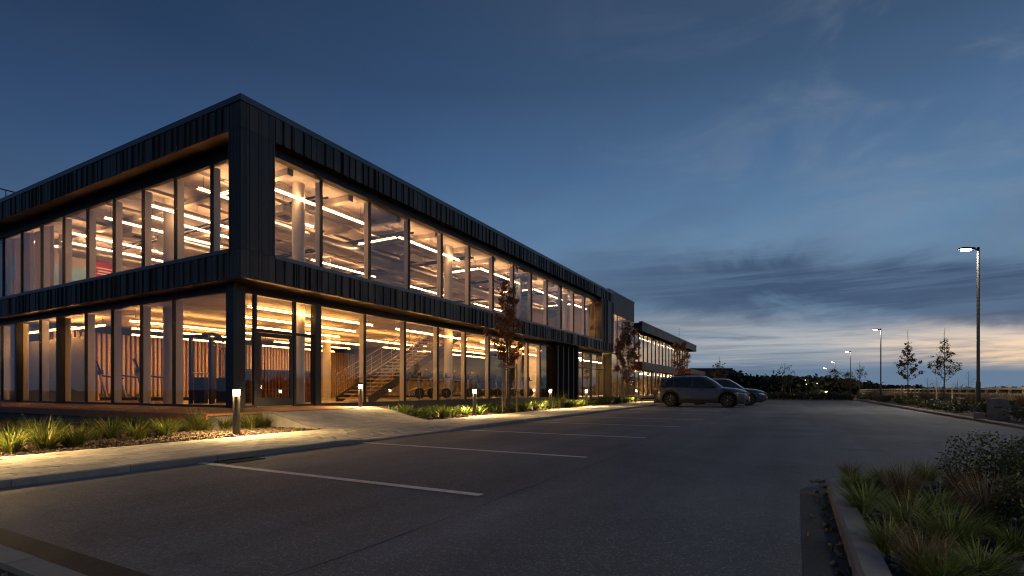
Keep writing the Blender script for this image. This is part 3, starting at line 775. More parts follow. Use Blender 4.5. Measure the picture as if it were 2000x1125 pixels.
# ventilation ducts
def duct(x0, x1, y, z, r, lab):
    t = thing('ventilation_duct', lab, 'duct', ((x0 + x1) / 2, y, z)); L = (x1 - x0) / 2
    MB().tube((-L, 0, 0), (L, 0, 0), r, n=20).build('pipe', 'galv', t, True, 40)
    k = -L + .6
    while k < L:
        MB().tube((k, 0, 0), (k + .05, 0, 0), r + .02, n=20).build('collar', 'galv', t, True, 40)
        MB().tube((k, 0, r), (k, 0, O1 + .05 - z), .01, n=6).build('hanger', 'galv', t); k += 2.4
duct(11.5, 39, 17.6, 7.15, .30, 'large round galvanised duct under the upper ceiling beside the long window')
duct(12.0, 39, 23.4, 7.05, .36, 'widest galvanised duct deep inside the upper floor')
duct(10.4, 22, 28.2, 7.1, .26, 'slim galvanised duct before the blue band of the back wall')
def service_run(name, x0, y0, x1, y1, z, kind, lab, grp):
    t = thing(name, lab, 'ceiling service', ((x0 + x1) / 2, (y0 + y1) / 2, z), 0, grp); dx, dy = (x1 - x0) / 2, (y1 - y0) / 2
    if kind == 'pipe': MB().tube((-dx, -dy, 0), (dx, dy, 0), .045, n=10).build('pipe', 'galv', t, True, 40)
    else:
        for q in (-.14, .14):
            MB().box(-dx - (.0 if dx else .01) + (q if not dx else 0), dx + (.0 if dx else .01) + (q if not dx else 0), -dy - (.0 if dy else .01) + (q if not dy else 0), dy + (.0 if dy else .01) + (q if not dy else 0), 0, .09).build('side_rail', 'frame', t)
        L = max(dx, dy); k = -L + .15
        while k < L:
            (MB().box(k, k + .05, -.13, .13, .0, .02) if dx else MB().box(-.13, .13, k, k + .05, .0, .02)).build('rung', 'frame', t); k += .9
    for f in (-.9, -.3, .3, .9): MB().tube((dx * f, dy * f, .04), (dx * f, dy * f, O1 + .05 - z), .008, n=5).build('hanger', 'galv', t)
for k, x in enumerate((12.9, 17.6, 22.4, 27.9, 33.2)): service_run('cable_tray', x, 14.6, x, 30.5, 7.70, 'tray', 'dark cable tray crossing below the upper floor ceiling', 'upper floor cable trays')
for k, (y, z) in enumerate(((16.3, 7.72), (19.9, 7.55), (22.3, 7.75), (26.2, 7.6))): service_run('sprinkler_pipe', 10.0, y, 40, y, z, 'pipe', 'slim metal pipe running along the upper floor ceiling', 'upper floor pipes')
for k, (x, y) in enumerate(((12.9, 16.7), (13.2, 18.0), (11.6, 24.3), (20.5, 17.0), (28.2, 17.0))):
    t = thing('ceiling_cassette', 'square pale ventilation cassette hung below the upper ceiling', 'vent', (x, y, 7.35), 0, 'upper floor cassettes')
    MB().box(-.42, .42, -.42, .42, .05, .28).build('casing', 'column', t); MB().box(-.47, .47, -.47, .47, .0, .049).build('panel', 'white_print', t); MB().box(-.2, .2, -.2, .2, -.006, -.001).build('grille', 'frame', t)
    for u in (-.35, .35): MB().tube((u, u, .28), (u, u, .72), .008, n=5).build('hanger', 'galv', t)
# red banner
t = thing('wall_banner', 'red banner with pale lettering lines hung on the upper back wall', 'banner', (13.2, 30.9, 6.1))
MB().box(-.55, .55, 0, .03, 0, 1.7).build('cloth', 'red_cloth', t)
for zz, wv_ in ((.95, .36), (.8, .28), (.66, .34)): MB().box(-wv_, wv_, -.006, -.001, zz, zz + .06).build('print_line', 'white_print', t)

# light strips -------------------------------------------------------
def strip(x0, y0, x1, y1, z, mat, label, group, ceil):
    cx, cyy = (x0 + x1) / 2, (y0 + y1) / 2
    t = thing('light_strip', label, 'light', (cx, cyy, z), 0, group)
    w_ = .030
    ax = abs(x1 - x0) > abs(y1 - y0); L = (abs(x1 - x0) if ax else abs(y1 - y0)) / 2
    def bar(u, v, z0, z1): return MB().box(-u, u, -v, v, z0, z1) if ax else MB().box(-v, v, -u, u, z0, z1)
    bar(L, w_, .0, .004).build('diffuser', mat + '_lens', t)
    bar(L + .01, .040, .0045, .05).build('housing', 'frame', t)
    bar(L - .01, .036, .051, .058).build('uplight', mat, t)
    rods = ((-L + .2, 0), (L - .2, 0)) if ax else ((0, -L + .2), (0, L - .2))
    for (u, v) in rods: MB().tube((u, v, .08), (u, v, ceil - z), .006, n=5).build('rod', 'frame', t)
UL = 'glowing linear light hung from the upper floor ceiling'; UG = 'linear lights of the upper floor'
for j, y in enumerate((15.0, 18.9, 21.6, 25.0, 28.6)):
    x = 10.6 + (j % 2) * 2.4
    while x < 38.5:
        L = 4.6 if j % 2 == 0 else 5.2
        lab = ['long glowing linear light close behind the upper long window', 'glowing linear light just behind the first large upstairs duct', 'glowing linear light between the two large upstairs ducts', 'glowing linear light just behind the widest upstairs duct', 'glowing linear light before the upper back wall'][j]
        strip(x, y, min(x + L, 40.0), y, 7.50 if j else 7.46, 'strip_up', lab, 'upper floor lights, row %d inward' % (j + 1), O1 + .04)
        if j == 0: strip(x, y + .10, x, y + 2.3, 7.46, 'strip_up', 'short linear light running inward from the upper long window', 'short cross lights of the upper floor', O1 + .04)
        x += L + (2.0 if j == 0 else 3.0)
for y in (17.2, 20.3, 23.3, 26.8, 29.9): strip(9.95, y, 14.6, y, 7.50, 'strip_up', 'glowing linear light starting close behind the short upper window', 'linear lights behind the short upper window', O1 + .04)
GL = 'glowing linear light hung below the ground floor ceiling'; GG = 'linear lights of the ground floor'
for j, y in enumerate((14.95, 17.2, 19.6, 22.0, 24.6, 27.4)):
    x = 10.2 + (j % 3) * 1.3
    while x < 33:
        L = 5.4
        if j > 3 and x > 23: break
        if not (VY0 - .2 < y < VY1 + .2 and x + L > VX0 and x < VX1):
            strip(x, y, x + L, y, 3.48, 'strip_ground', ['glowing linear light close behind the ground floor long glass', 'glowing linear light in line with the staircase', 'glowing linear light just behind the staircase', 'glowing linear light midway between staircase and slat wall', 'glowing linear light over the treadmill floor', 'glowing linear light close before the timber slat wall'][j], 'ground floor lights, row %d inward' % (j + 1), ZS + .035)
        x += L + 1.4
for x in (35.5, 38.4): strip(x, 15.6, x + 2.2, 15.6, 3.5, 'strip_wing', 'glowing linear light in the lobby beyond the clad pier', 'linear lights of the lobby', ZS + .035)
for z in (3.5, 6.9): strip(42.3, 16.5, 48, 16.5, z, 'strip_wing', 'glowing linear light behind the tall link glass' + (', lower of two' if z < 5 else ', upper of two'), None, 7.6)
strip(9.85, 25.4, 9.85, 30.4, 3.40, 'strip_ground', 'glowing linear light before the olive partition', None, ZS + .035)  # extra strip, added to brighten the glass side of the partition
strip(10.35 + .6, 25.6, 10.35 + .6, 29.6, 3.62, 'strip_ground', 'glowing linear light behind the olive partition', None, ZS + .035)

# timber slat wall ----------------------------------------------------
t = thing('slat_wall', 'orange timber slat wall behind the treadmills', 'wall', (19.2, 29.0, ZF))
bx('backing', 10.4, 28.5, 29.02, 29.12, ZF + .001, 3.62, 'slat_back', t)
x = 10.45
while x < 28.4:
    bx('slat', x, x + .10, 28.92, 29.019, ZF + .02, 3.60, 'slat', t); x += .205
# timber counter seen through the entrance door
t = thing('reception_counter', 'dark timber boarded counter inside the entrance door', 'counter', (13.6, 18.0, ZF))
bx('body', 12.2, 15.4, 17.8, 18.4, ZF + .001, 1.62, 'counter_wood', t)
bx('counter_top', 12.15, 15.45, 17.70, 18.45, 1.621, 1.68, 'gym_black', t)
for k in range(22): bx('board', 12.22 + .145 * k, 12.32 + .145 * k, 17.765, 17.799, ZF + .02, 1.60, 'slat_back', t)

# staircase ------------------------------------------------------------
SX0, SX1, SY0, SY1 = 16.6, 24.3, 16.0, 18.0
st_ = thing('staircase', 'straight open-riser staircase with metal handrails behind the long glass front', 'staircase', (SX0, SY0, ZF))
N = 23; run = (SX1 - SX0) / N; rise = (ZU - ZF) / N
for k in range(N):
    x = run * k; z = rise * (k + 1)
    MB().box(x - .02, x + run + .01, .06, SY1 - SY0 - .06, z - .05, z).build('tread', 'tread_wood', st_)
for yy in (0.0, SY1 - SY0 - .05):
    L = SX1 - SX0; H = ZU - ZF
    MB().add([(-.1, yy, 0), (.25, yy, 0), (L, yy, H - .24), (L, yy, H + .05), (-.1, yy, .24), (-.1, yy + .05, 0), (.25, yy + .05, 0), (L, yy + .05, H - .24), (L, yy + .05, H + .05), (-.1, yy + .05, .24)],
             [(0, 1, 2, 3, 4), (9, 8, 7, 6, 5), (0, 5, 6, 1), (1, 6, 7, 2), (2, 7, 8, 3), (3, 8, 9, 4), (4, 9, 5, 0)]).build('stringer', 'stair_steel', st_)
    yr = yy + .025
    for hgt, rad in ((1.0, .026), (.75, .012), (.5, .012), (.28, .012)):
        MB().tube((-.1, yr, hgt + .2), (L, yr, H + hgt), rad, n=8).build('handrail' if hgt == 1.0 else 'guard_bar', 'rail_metal', st_)
    for k in range(12):
        f = k / 11; MB().tube((L * f, yr, H * f + .15), (L * f, yr, H * f + 1.08), .016, n=6).build('baluster', 'rail_metal', st_)

# gym machines ---------------------------------------------------------
def treadmill(loc, rz, lab):
    t = thing('treadmill', lab, 'treadmill', loc, rz)
    MB().box(-.42, .42, -.95, .95, .08, .20).build('deck', 'gym_black', t)
    MB().box(-.27, .27, -.93, .70, .201, .215).build('belt', 'gym_screen', t)
    m = MB().prism([(-.40, .55), (.40, .55), (.33, .98), (-.33, .98)], .201, .36); m.build('motor_cover', 'gym_grey', t)
    for s in (-1, 1):
        MB().tube((s * .38, .72, .2), (s * .36, .98, 1.30), .05, .04, 8).build('upright', 'gym_grey', t)
        MB().path([(s * .36, .92, 1.12), (s * .36, .45, 1.05), (s * .36, .15, 1.0)], .025, 8).build('handle_bar', 'gym_black', t)
    m = MB().box(-.44, .44, .84, 1.04, 1.18, 1.34); m.build('console', 'gym_black', t)
    c = MB().add([(-.33, .93, 1.35), (.33, .93, 1.35), (.33, 1.05, 1.74), (-.33, 1.05, 1.74), (-.33, .99, 1.33), (.33, .99, 1.33), (.33, 1.11, 1.72), (-.33, 1.11, 1.72)],
                 [(0, 1, 2, 3), (7, 6, 5, 4), (0, 4, 5, 1), (1, 5, 6, 2), (2, 6, 7, 3), (3, 7, 4, 0)]).build('screen', 'gym_screen', t)
for k, (x, y) in enumerate(((11.7, 20.0 + 2.35), (11.75, 23.95), (11.8, 25.6))):
    treadmill((x, y, ZF), R(68), ['black treadmill beside the round column, before the slat wall', 'black treadmill between two others before the slat wall', 'black treadmill by the olive partition, before the slat wall'][k])
for k in range(7):
    treadmill((22.6 + 1.25 * k, 20.6, ZF), R(180), 'black treadmill in the row behind the staircase, ' + ('beside its upper end' if k == 0 else 'farther along') ) if k < 1 else treadmill((22.6 + 1.25 * k, 20.6, ZF), R(180), 'black treadmill farther along the row behind the staircase')
for o_ in COL.objects:
    if o_.get('label') == 'black treadmill farther along the row behind the staircase': o_['group'] = 'treadmills behind the staircase'
def bike_proto():
    t = thing('exercise_bike', 'exercise bike in the row behind the long glass front', 'exercise bike', (0, 0, 0), 0, 'exercise bikes along the glass')
    MB().box(-.26, .26, .44, .52, 0, .06).build('foot', 'gym_black', t); MB().box(-.24, .24, -.52, -.44, 0, .06).build('foot', 'gym_black', t)
    MB().tube((0, -.48, .05), (0, .48, .05), .035).tube((0, -.10, .06), (0, -.34, .92), .034).tube((0, -.18, .45), (0, .36, .62), .04).tube((0, .44, .05), (0, .28, 1.05), .034).build('frame', 'gym_grey', t)
    fw = MB().lathe([(.0, -.03), (.23, -.03), (.25, 0), (.23, .03), (.0, .03)], 24).build('flywheel', 'gym_black', t, True, 40)
    fw.rotation_euler = (0, R(90), 0); fw.location = (0, .36, .36)
    MB().add([(-.05, -.12, .98), (.05, -.12, .98), (.12, -.44, 1.0), (-.12, -.44, 1.0), (-.04, -.12, .93), (.04, -.12, .93), (.09, -.44, .92), (-.09, -.44, .92)],
             [(0, 1, 2, 3), (7, 6, 5, 4), (0, 4, 5, 1), (1, 5, 6, 2), (2, 6, 7, 3), (3, 7, 4, 0)]).build('saddle', 'gym_black', t)
    MB().path([(-.22, .50, 1.12), (-.22, .30, 1.08), (.22, .30, 1.08), (.22, .50, 1.12)], .018, 8).build('handlebar', 'gym_black', t)
    MB().box(-.12, .12, .34, .37, 1.12, 1.30).build('console', 'gym_screen', t)
    for s in (-1, 1): MB().tube((0, .02, .36), (s * .12, .02, .36), .015).box(s * .12 - .04, s * .12 + .04, -.12, -.04, .2, .23).tube((s * .1, .02, .36), (s * .1, -.08, .21), .013).build('pedal', 'gym_black', t)
    return t
pb = bike_proto()
for k in range(12):
    b = pb if k == 0 else copy_tree(pb)
    b.location = (18.2 + 1.0 * k, 15.05 + (.08 if k % 2 else 0) + (0.5 if abs(18.2 + k - 21.2) < .6 else 0), ZF); b.rotation_euler = (0, 0, R(190 + rnd.uniform(-6, 6)))
    b['label'] = 'black exercise bike behind the glass in front of the staircase' if k < 6 else 'black exercise bike behind the glass past the staircase'; b['group'] = 'bikes before the staircase' if k < 6 else 'bikes past the staircase'
def cable_machine(loc, rz, lab):
    t = thing('cable_machine', lab, 'gym machine', loc, rz)
    for sx in (-.55, .55):
        for sy in (-.4, .4): MB().box(sx - .05, sx + .05, sy - .05, sy + .05, 0, 2.35).build('post', 'gym_black', t)
        MB().box(sx - .10, sx + .10, -.20, .20, .02, .95).build('weight_stack', 'gym_black', t)
        MB().box(sx - .06, sx + .06, -.34, .34, 2.36, 2.46).build('side_beam', 'gym_black', t)
    MB().path([(-.6, 0, 2.36), (-.35, 0, 2.50), (0, 0, 2.55), (.35, 0, 2.50), (.6, 0, 2.36)], .07, 8).build('crown_beam', 'gym_black', t)
    MB().tube((-.5, .4, 1.12), (.5, .4, 1.12), .025).build('cross_bar', 'gym_grey', t)
    MB().tube((-.5, -.4, 2.1), (.5, -.4, 2.1), .02).build('pull_up_bar', 'gym_grey', t)
cable_machine((11.35, 18.7, ZF), R(20), 'tall black cable machine beside the dark corner post')
cable_machine((14.6, 22.5, ZF), R(70), 'tall black cable machine farther inside, before the slat wall')

# roof railing -----------------------------------------------------------
t = thing('roof_railing', 'thin dark guard railing on the flat roof of the hall', 'railing', (11.0, 31.5, ZT - .2))
for k in range(10): MB().tube((-1.8 + .42 * k, 0, 0), (-1.8 + .42 * k, 0, 1.28), .018, n=6).build('baluster', 'frame', t)
MB().tube((-1.9, 0, 1.29), (2.1, 0, 1.29), .028, n=8).build('top_rail', 'frame', t)

# timber deck --------------------------------------------------------------
deck = thing('timber_deck', 'reddish brown timber deck wrapping the glazed corner', 'deck', (6.5, 10.9, 0))
x = 6.50
while x < 9.18:
    bx('plank', x, x + .14, 10.9, 34, .355, .39, 'deck_plank', deck); x += .146
while x < 11.95:
    bx('plank', x, x + .14, 10.9, GY - .17, .355, .39, 'deck_plank', deck); x += .146
bx('fascia_board', 6.465, 6.499, 10.87, 34, .22, .375, 'deck_plank', deck)
bx('plinth', 6.56, 11.9, 10.96, GY - .2, .0, .353, 'plinth', deck)
bx('plinth', 6.56, GX - .1, GY - .199, 34, .0, .353, 'plinth', deck)
# ------------------------------------------------------------------ far wing
WX0, WX1, WY = 50.6, 82.0, 13.2
wing = thing('office_wing', 'lower two-storey office wing with pale blinds beyond the tall link glass', 'building', (WX0, WY, 0))
for z0, z1 in ((2.9, 3.7), (6.7, 7.52)):
    x = WX0; k = 0
    xe = WX1 if z0 > 5 else 71.5
    while x < xe - .02:
        wd = rnd.choice([.8, .95, .6]); x2 = min(x + wd, xe)
        bx('cladding_panel', x + .012, x2 - .012, WY, WY + .06, z0, z1, 'cladding', wing); x = x2
    bx('fascia_wall', WX0 + .05, xe - .05, WY + .061, WY + 1.0, z0 + .02, z1 - .03, 'cladding_back', wing)
    bx('fascia_end', WX0 - .03, WX0 + .01, WY + .005, WY + 1.0, z0, z1, 'terracotta' if z0 < 5 else 'cladding', wing)
bx('coping', WX0 - .05, WX1 + .05, WY - .04, WY + .3, 7.521, 7.64, 'coping', wing)
bx('roof', WX0, WX1, WY + .31, WY + 14, 7.2, 7.45, 'cladding_back', wing)
bx('end_fascia', WX1 - .05, WX1 + .02, WY + .01, WY + 14, 6.7, 7.52, 'cladding', wing)
bx('canopy', 71.52, 84.5, WY - .9, WY + 1.0, 3.15, 3.75, 'terracotta', wing)
bx('floor', WX0, WX1 - 1.2, WY + .9, WY + 9, .1, .35, 'int_floor', wing)
bx('slab', WX0, WX1 - 1.2, WY + 1.02, WY + 9, 3.0, 3.6, 'ceiling', wing)
bx('back_wall', WX0, WX1 - 1.2, WY + 6.5, WY + 6.7, .36, 7.19, 'int_wall', wing)
bx('end_wall', WX1 - 1.2, WX1 - 1.1, WY + .95, WY + 9, .1, 7.19, 'cladding', wing)
WN = 17; wd = (WX1 - 1.3 - WX0) / WN
for k in range(WN):
    a, b = WX0 + wd * k, WX0 + wd * (k + 1)
    for z0, z1 in ((.36, 2.9), (3.71, 6.69)):
        bx('window_pane', a + .04, b - .04, WY + .80, WY + .812, z0, z1, 'glazing', wing)
        bx('mullion', a - .04, a + .04, WY + .74, WY + .86, z0, z1, 'frame', wing)
        if rnd.random() < .72: bx('blind', a + .10, a + .10 + wd * rnd.uniform(.25, .6), WY + 1.15, WY + 1.17, z0 + .05, z1 - .05, 'blind', wing)
for z, lv in ((2.75, 'ground'), (6.85, 'upper')):
    for k in range(4): strip(WX0 + 1 + 7.4 * k, WY + 2.6, WX0 + 6.6 + 7.4 * k, WY + 2.6, z, 'strip_wing', 'glowing linear light on the %s storey of the office wing' % lv, 'linear lights of the wing, %s storey' % lv, 3.0 if z < 4 else 7.2)
# small roof fittings
for k, x in enumerate((57.5, 66.0, 77.0)):
    bx('roof_vent', x, x + .5, WY + 1.5, WY + 2.0, 7.451, 7.95, 'cladding', wing)

# far dark shed
fb = thing('warehouse', 'low flat-roofed dark warehouse beyond the parked cars', 'building', (92, 22, 0))
def fbw(name, P, Q, z0, z1, mat, th=.15):
    P = Vector((*P, 0)); Q = Vector((*Q, 0)); n_ = Vector(((Q - P).y, -(Q - P).x, 0)).normalized() * th
    mm = MB(); oo = Vector((92, 22, 0))
    vs = [p - oo for p in (P, Q, Q - n_, P - n_)]
    mm.prism([(v.x, v.y) for v in vs], z0, z1); return mm.build(name, mat, fb)
A_, B_, C_ = (94.8, 20.6), (100.5, 10.0), (119.6, 10.7)
fbw('front_wall', A_, B_, -.05, 4.7, 'far_cladding'); fbw('side_wall', B_, C_, -.05, 4.68, 'far_cladding_light')
MB().prism([(A_[0] - 92, A_[1] - 22), (B_[0] - 92, B_[1] - 22), (C_[0] - 92, C_[1] - 22), (118.3 - 92, 23.4 - 22)], 4.4, 4.6).build('roof', 'far_cladding', fb)
fbw('parapet', (94.75, 20.65), (100.55, 9.93), 4.701, 4.85, 'coping')

# ------------------------------------------------------------------ bollard lamps
spot_d = bpy.data.lights.new('bollard_downlight', 'SPOT'); spot_d.energy = 520.0; spot_d.color = (1.0, 0.64, 0.25); spot_d.spot_size = R(140); spot_d.spot_blend = 0.9; spot_d.shadow_soft_size = 0.02
def bollard_proto():
    t = thing('bollard_lamp', '', 'lamp')
    MB().lathe([(.063, -.02), (.063, .745)], 20).build('post', 'bollard_steel', t, True, 40)
    MB().lathe([(.056, .746), (.060, .865)], 20).build('light_lens', 'bollard_light', t, True, 40)
    MB().lathe([(.080, .866), (.080, .915), (.072, .925)], 20).build('cap', 'bollard_steel', t, True, 40)
    for k in range(3):
        a = 2 * math.pi * k / 3 + R(28.7 + 180 - 40); L = link('downlight', spot_d, t, (.071 * math.cos(a), .071 * math.sin(a), .858))
        L.rotation_euler = Vector((math.cos(a) * .50, math.sin(a) * .50, -1)).to_track_quat('-Z', 'Y').to_euler()
    return t
bo = bollard_proto()
for k, (x, y, z, lab) in enumerate([
    (6.15, 9.36, .045, 'dark round bollard lamp among the grasses before the timber deck'),
    (2.25, 9.45, .045, 'dark round bollard lamp in the bed beyond the first parking bay'),  # out of view, added to brighten bed and pavement at far left
    (11.75, 11.75, .20, 'dark round bollard lamp at the deck edge beside the entrance path'),
    (14.45, 9.33, .055, 'dark round bollard lamp between the entrance path and the first staked tree'),
    (20.97, 9.55, .055, 'dark round bollard lamp just past the first staked tree'),
    (25.2, 9.45, .055, 'dark round bollard lamp before the black clad pier'),
    (37.0, 10.1, .055, 'dark round bollard lamp past the second staked tree')]):
    b = bo if k == 0 else copy_tree(bo)
    b.location = (x, y, z); b['label'] = lab; b['group'] = 'bollard lamps along the pavement'

# ------------------------------------------------------------------ street lamps
def street_lamp(loc, rz, H, lab):
    t = thing('street_lamp', lab, 'street lamp', loc, rz, 'street lamps along the verge')
    MB().lathe([(.15, -.02), (.15, .03), (.085, .05)], 16).build('base_plate', 'lamp_steel', t, True, 40)
    MB().lathe([(.085, .05), (.085, 1.2), (.062, 1.25), (.055, H)], 14).build('pole', 'lamp_steel', t, True, 40)
    MB().tube((0, 0, H - .10), (.32, 0, H - .10), .032, n=8).build('arm', 'lamp_steel', t)
    hd = MB().add([(.28, -.13, H - .16), (.95, -.15, H - .13), (.95, .15, H - .13), (.28, .13, H - .16), (.28, -.11, H - .04), (.90, -.11, H - .05), (.90, .11, H - .05), (.28, .11, H - .04)],
                  [(0, 3, 2, 1), (4, 5, 6, 7), (0, 1, 5, 4), (1, 2, 6, 5), (2, 3, 7, 6), (3, 0, 4, 7)]).build('head', 'lamp_steel', t)
    L = MB().lathe([(.02, -.055), (.10, -.035), (.125, 0)], 18).build('light_lens', 'street_light', t, True)
    L.location = (.66, 0, H - .152); L.scale = (1.9, 1.0, 1.0)
LAB = ['near-end street lamp of the verge row, before the concrete block', 'tall dark street lamp behind the concrete block', 'dark street lamp beside the golden staked tree, next along from the concrete block', 'third street lamp along the verge from the concrete block', 'fourth street lamp along the verge from the concrete block', 'farthest small street lamp at the end of the timber fence']
for k, (x, y) in enumerate(((-5.0, -7.1), (30.4, -7.15), (65.6, -7.7), (101, -7.8), (136.5, -7.6), (172, -7.6))):  # the first one is unseen, added behind the camera to lift the island
    street_lamp((x, y, .05), R(128), 7.25, LAB[k])
def at(px, Y): X = (px - 1000) / 1013 * Y; return .4805 * X + .877 * Y, -.877 * X + .4805 * Y

# ------------------------------------------------------------------ plants
def grass_mesh(name, n, h, spread, mat, wid=.010, seed=0, droop=.55):
    r = random.Random(seed); m = MB()
    for i in range(n):
        a = r.uniform(0, 6.283); rad = abs(r.gauss(0, .055)) * (spread / .3); x0, y0 = math.cos(a) * rad, math.sin(a) * rad
        a += r.gauss(0, .45); L = h * r.uniform(.55, 1.12); lean = r.uniform(.12, 1.0) * spread / h * 1.5; cur = droop * r.uniform(.4, 1.3)
        ww = wid * r.uniform(.6, 1.25); sx, sy = -math.sin(a), math.cos(a); pts = []
        px = pz = 0.0; ang = math.atan(lean * .55)
        for k in range(5):
            pts.append((px, pz)); ang += cur * .38; px += math.sin(ang) * L / 4; pz += math.cos(ang) * L / 4
        vs = []
        for k, (q, z) in enumerate(pts):
            t = ww * (1 - (k / 4) ** 1.6) + .0012
            bxx, byy = x0 + math.cos(a) * q, y0 + math.sin(a) * q
            vs += [(bxx + sx * t, byy + sy * t, z), (bxx - sx * t, byy - sy * t, z)]
        m.add(vs, [(2 * k, 2 * k + 2, 2 * k + 3, 2 * k + 1) for k in range(4)])
    return m.mesh(name, mat)
def leaf(m, p, s, r, nrm=None):
    """one small bent leaf of two quads-worth of triangles"""
    a = Vector((r.gauss(0, 1), r.gauss(0, 1), r.gauss(0, .7))).normalized(); b = a.orthogonal().normalized()
    b = (b * math.cos(r.uniform(0, 6.28)) + a.cross(b) * math.sin(r.uniform(0, 6.28))).normalized()
    l = s * r.uniform(.7, 1.25); p = Vector(p); mid = p + a * l * .5 + Vector((0, 0, -.1 * l)); tip = p + a * l + Vector((0, 0, -.3 * l))
    m.add([p, mid + b * l * .30, tip, mid - b * l * .30], [(0, 1, 2), (0, 2, 3)])
def shrub_mesh(name, n, rx, rz, s, mat, seed=0, lobes=7):
    r = random.Random(seed); m = MB()
    L = [(r.uniform(-.6, .6) * rx, r.uniform(-.6, .6) * rx, r.uniform(.30, .68) * rz, r.uniform(.30, .46)) for _ in range(lobes)]
    for i in range(n):
        cx, cy2, cz, k = L[r.randrange(lobes)]
        v = Vector((r.gauss(0, 1), r.gauss(0, 1), r.gauss(0, 1))).normalized() * (r.random() ** .45)
        p = (cx + v.x * rx * k, cy2 + v.y * rx * k, max(.01, cz + v.z * rz * k * 1.15)); leaf(m, p, s, r)
    return m.mesh(name, mat)
def rosette_mesh(name, n, h, mat, seed=0):
    r = random.Random(seed); m = MB()
    for i in range(n):
        a = r.uniform(0, 6.283); ang = r.uniform(.1, .9); L = h * r.uniform(.6, 1.15); ww = .022 * r.uniform(.7, 1.3); px, pz = r.uniform(0, .10), 0.0; pts = []
        for k in range(4): pts.append((px, pz)); px += math.sin(ang) * L / 3; pz += math.cos(ang) * L / 3; ang += .25
        sx, sy = -math.sin(a), math.cos(a); vs = []
        for k, (q, z) in enumerate(pts):
            t = ww * (.5, 1.0, .85, .06)[k]; vs += [(math.cos(a) * q + sx * t, math.sin(a) * q + sy * t, z), (math.cos(a) * q - sx * t, math.sin(a) * q - sy * t, z)]
        m.add(vs, [(2 * k, 2 * k + 2, 2 * k + 3, 2 * k + 1) for k in range(3)])
    return m.mesh(name, mat)
G_FRESH = [grass_mesh('grass_blades', 230, .52, .34, 'grass_fresh', .0075, k, .62) for k in range(4)]
G_MIX = [grass_mesh('grass_blades', 330, .50, .34, 'grass_mixed', .0062, 20 + k, .60) for k in range(4)]
G_DRY = [grass_mesh('grass_blades', 360, .62, .30, 'grass_dry', .0034, 40 + k, .35) for k in range(3)]
ROS = [rosette_mesh('leaf_rosette', 70, .42, 'leaf_green', 60 + k) for k in range(4)]
def plant(meshes, name, part, x, y, z, s, label, cat, group):
    t = thing(name, label, cat, (x, y, z), 0, group)
    o_ = link(part, meshes[rnd.randrange(len(meshes))], t); o_.rotation_euler = (0, 0, rnd.uniform(0, 6.28)); o_.scale = (s * rnd.uniform(.9, 1.15), s * rnd.uniform(.9, 1.15), s * rnd.uniform(.88, 1.12))
    return t
# left bed, positions read off the photograph: (px, py of clump base, scale)
for px, py, s in [(20, 884, .95), (88, 878, 1.05), (70, 858, .95), (150, 872, .95), (118, 852, .9), (178, 846, .9), (215, 856, 1.0), (268, 858, 1.0), (232, 838, .85), (270, 838, .95), (322, 852, 1.05), (385, 842, 1.15),
                  (350, 833, .85), (420, 833, .9), (440, 838, .8), (490, 838, 1.05), (520, 834, .85), (300, 832, .7), (35, 850, .9)] + [(14 + 33 * i + rnd.uniform(-9, 9), 838 + rnd.uniform(0, 20) + (16 if i < 6 else 0), rnd.uniform(.6, .85)) for i in range(13)]:
    Y = 1013 * (EYE - .05) / (py - 762); x, y = at(px, Y)
    plant(G_FRESH, 'ornamental_grass', 'grass_blades', x, y, .045, s * .88, 'arching green ornamental grass clump in the mulch bed before the timber deck', 'grass', 'grass clumps in the bed before the deck')
LP = ['between the entrance path and the first staked tree', 'between the first staked tree and the black pier', 'between the black pier and the fuller rust-brown tree', 'past the fuller rust-brown tree']
# bed below the long glass front
k = 0
for x in [12.3 + .42 * i for i in range(64)]:
    rows = (9.55, 10.3, 11.1) if x < 20 else (9.7, 10.7)
    for yy in rows:
        if rnd.random() < .12: continue
        xx, y2 = x + rnd.uniform(-.16, .16), bed_edge(x) + (yy - 9.05) + rnd.uniform(-.22, .2)
        plant(ROS, 'leafy_plant', 'leaves', xx, y2, .055, rnd.uniform(.72, 1.12) * (1.1 if x > 22 else .92), 'low green strap-leaved plant ' + LP[0 if x < 17.2 else 1 if x < 25 else 2 if x < 34 else 3], 'plant', 'low plants ' + LP[0 if x < 17.2 else 1 if x < 25 else 2 if x < 34 else 3])
plant(G_FRESH, 'ornamental_grass', 'grass_blades', 24.2, 10.6, .055, 1.6, 'big yellow-green grass clump before the black clad pier', 'grass', None)
# planted island
for px, py, s, kind in [(1668, 960, .72, 1), (1725, 948, .75, 0), (1808, 945, .74, 0), (1690, 1000, .85, 0), (1765, 985, .80, 2), (1775, 1035, .95, 0), (1880, 985, .95, 2), (1733, 1075, .88, 0), (1858, 1068, 1.1, 0), (1835, 1010, .8, 1),
                        (1805, 1130, .9, 2), (1930, 1040, 1.0, 2), (1915, 1135, 1.0, 0), (1980, 1080, .9, 1), (1660, 938, .55, 2), (1960, 985, .8, 1), (1838, 1150, .85, 1), (1755, 965, .5, 2)]:
    Y = 1013 * (EYE - .08) / (py - 762); x, y = at(px, Y)
    g = (G_MIX, G_MIX, G_DRY)[kind]
    plant(g, 'dry_grass' if kind == 2 else 'ornamental_grass', 'grass_blades', x, y, .075, s * (.60 if kind == 2 else .61) * (.76 if py > 1050 else 1.0),
          'straw-coloured dry grass tuft on the kerbed planting island' if kind == 2 else 'dark green grass tuft on the kerbed planting island', 'grass', 'dry tufts on the planting island' if kind == 2 else 'green tufts on the planting island')
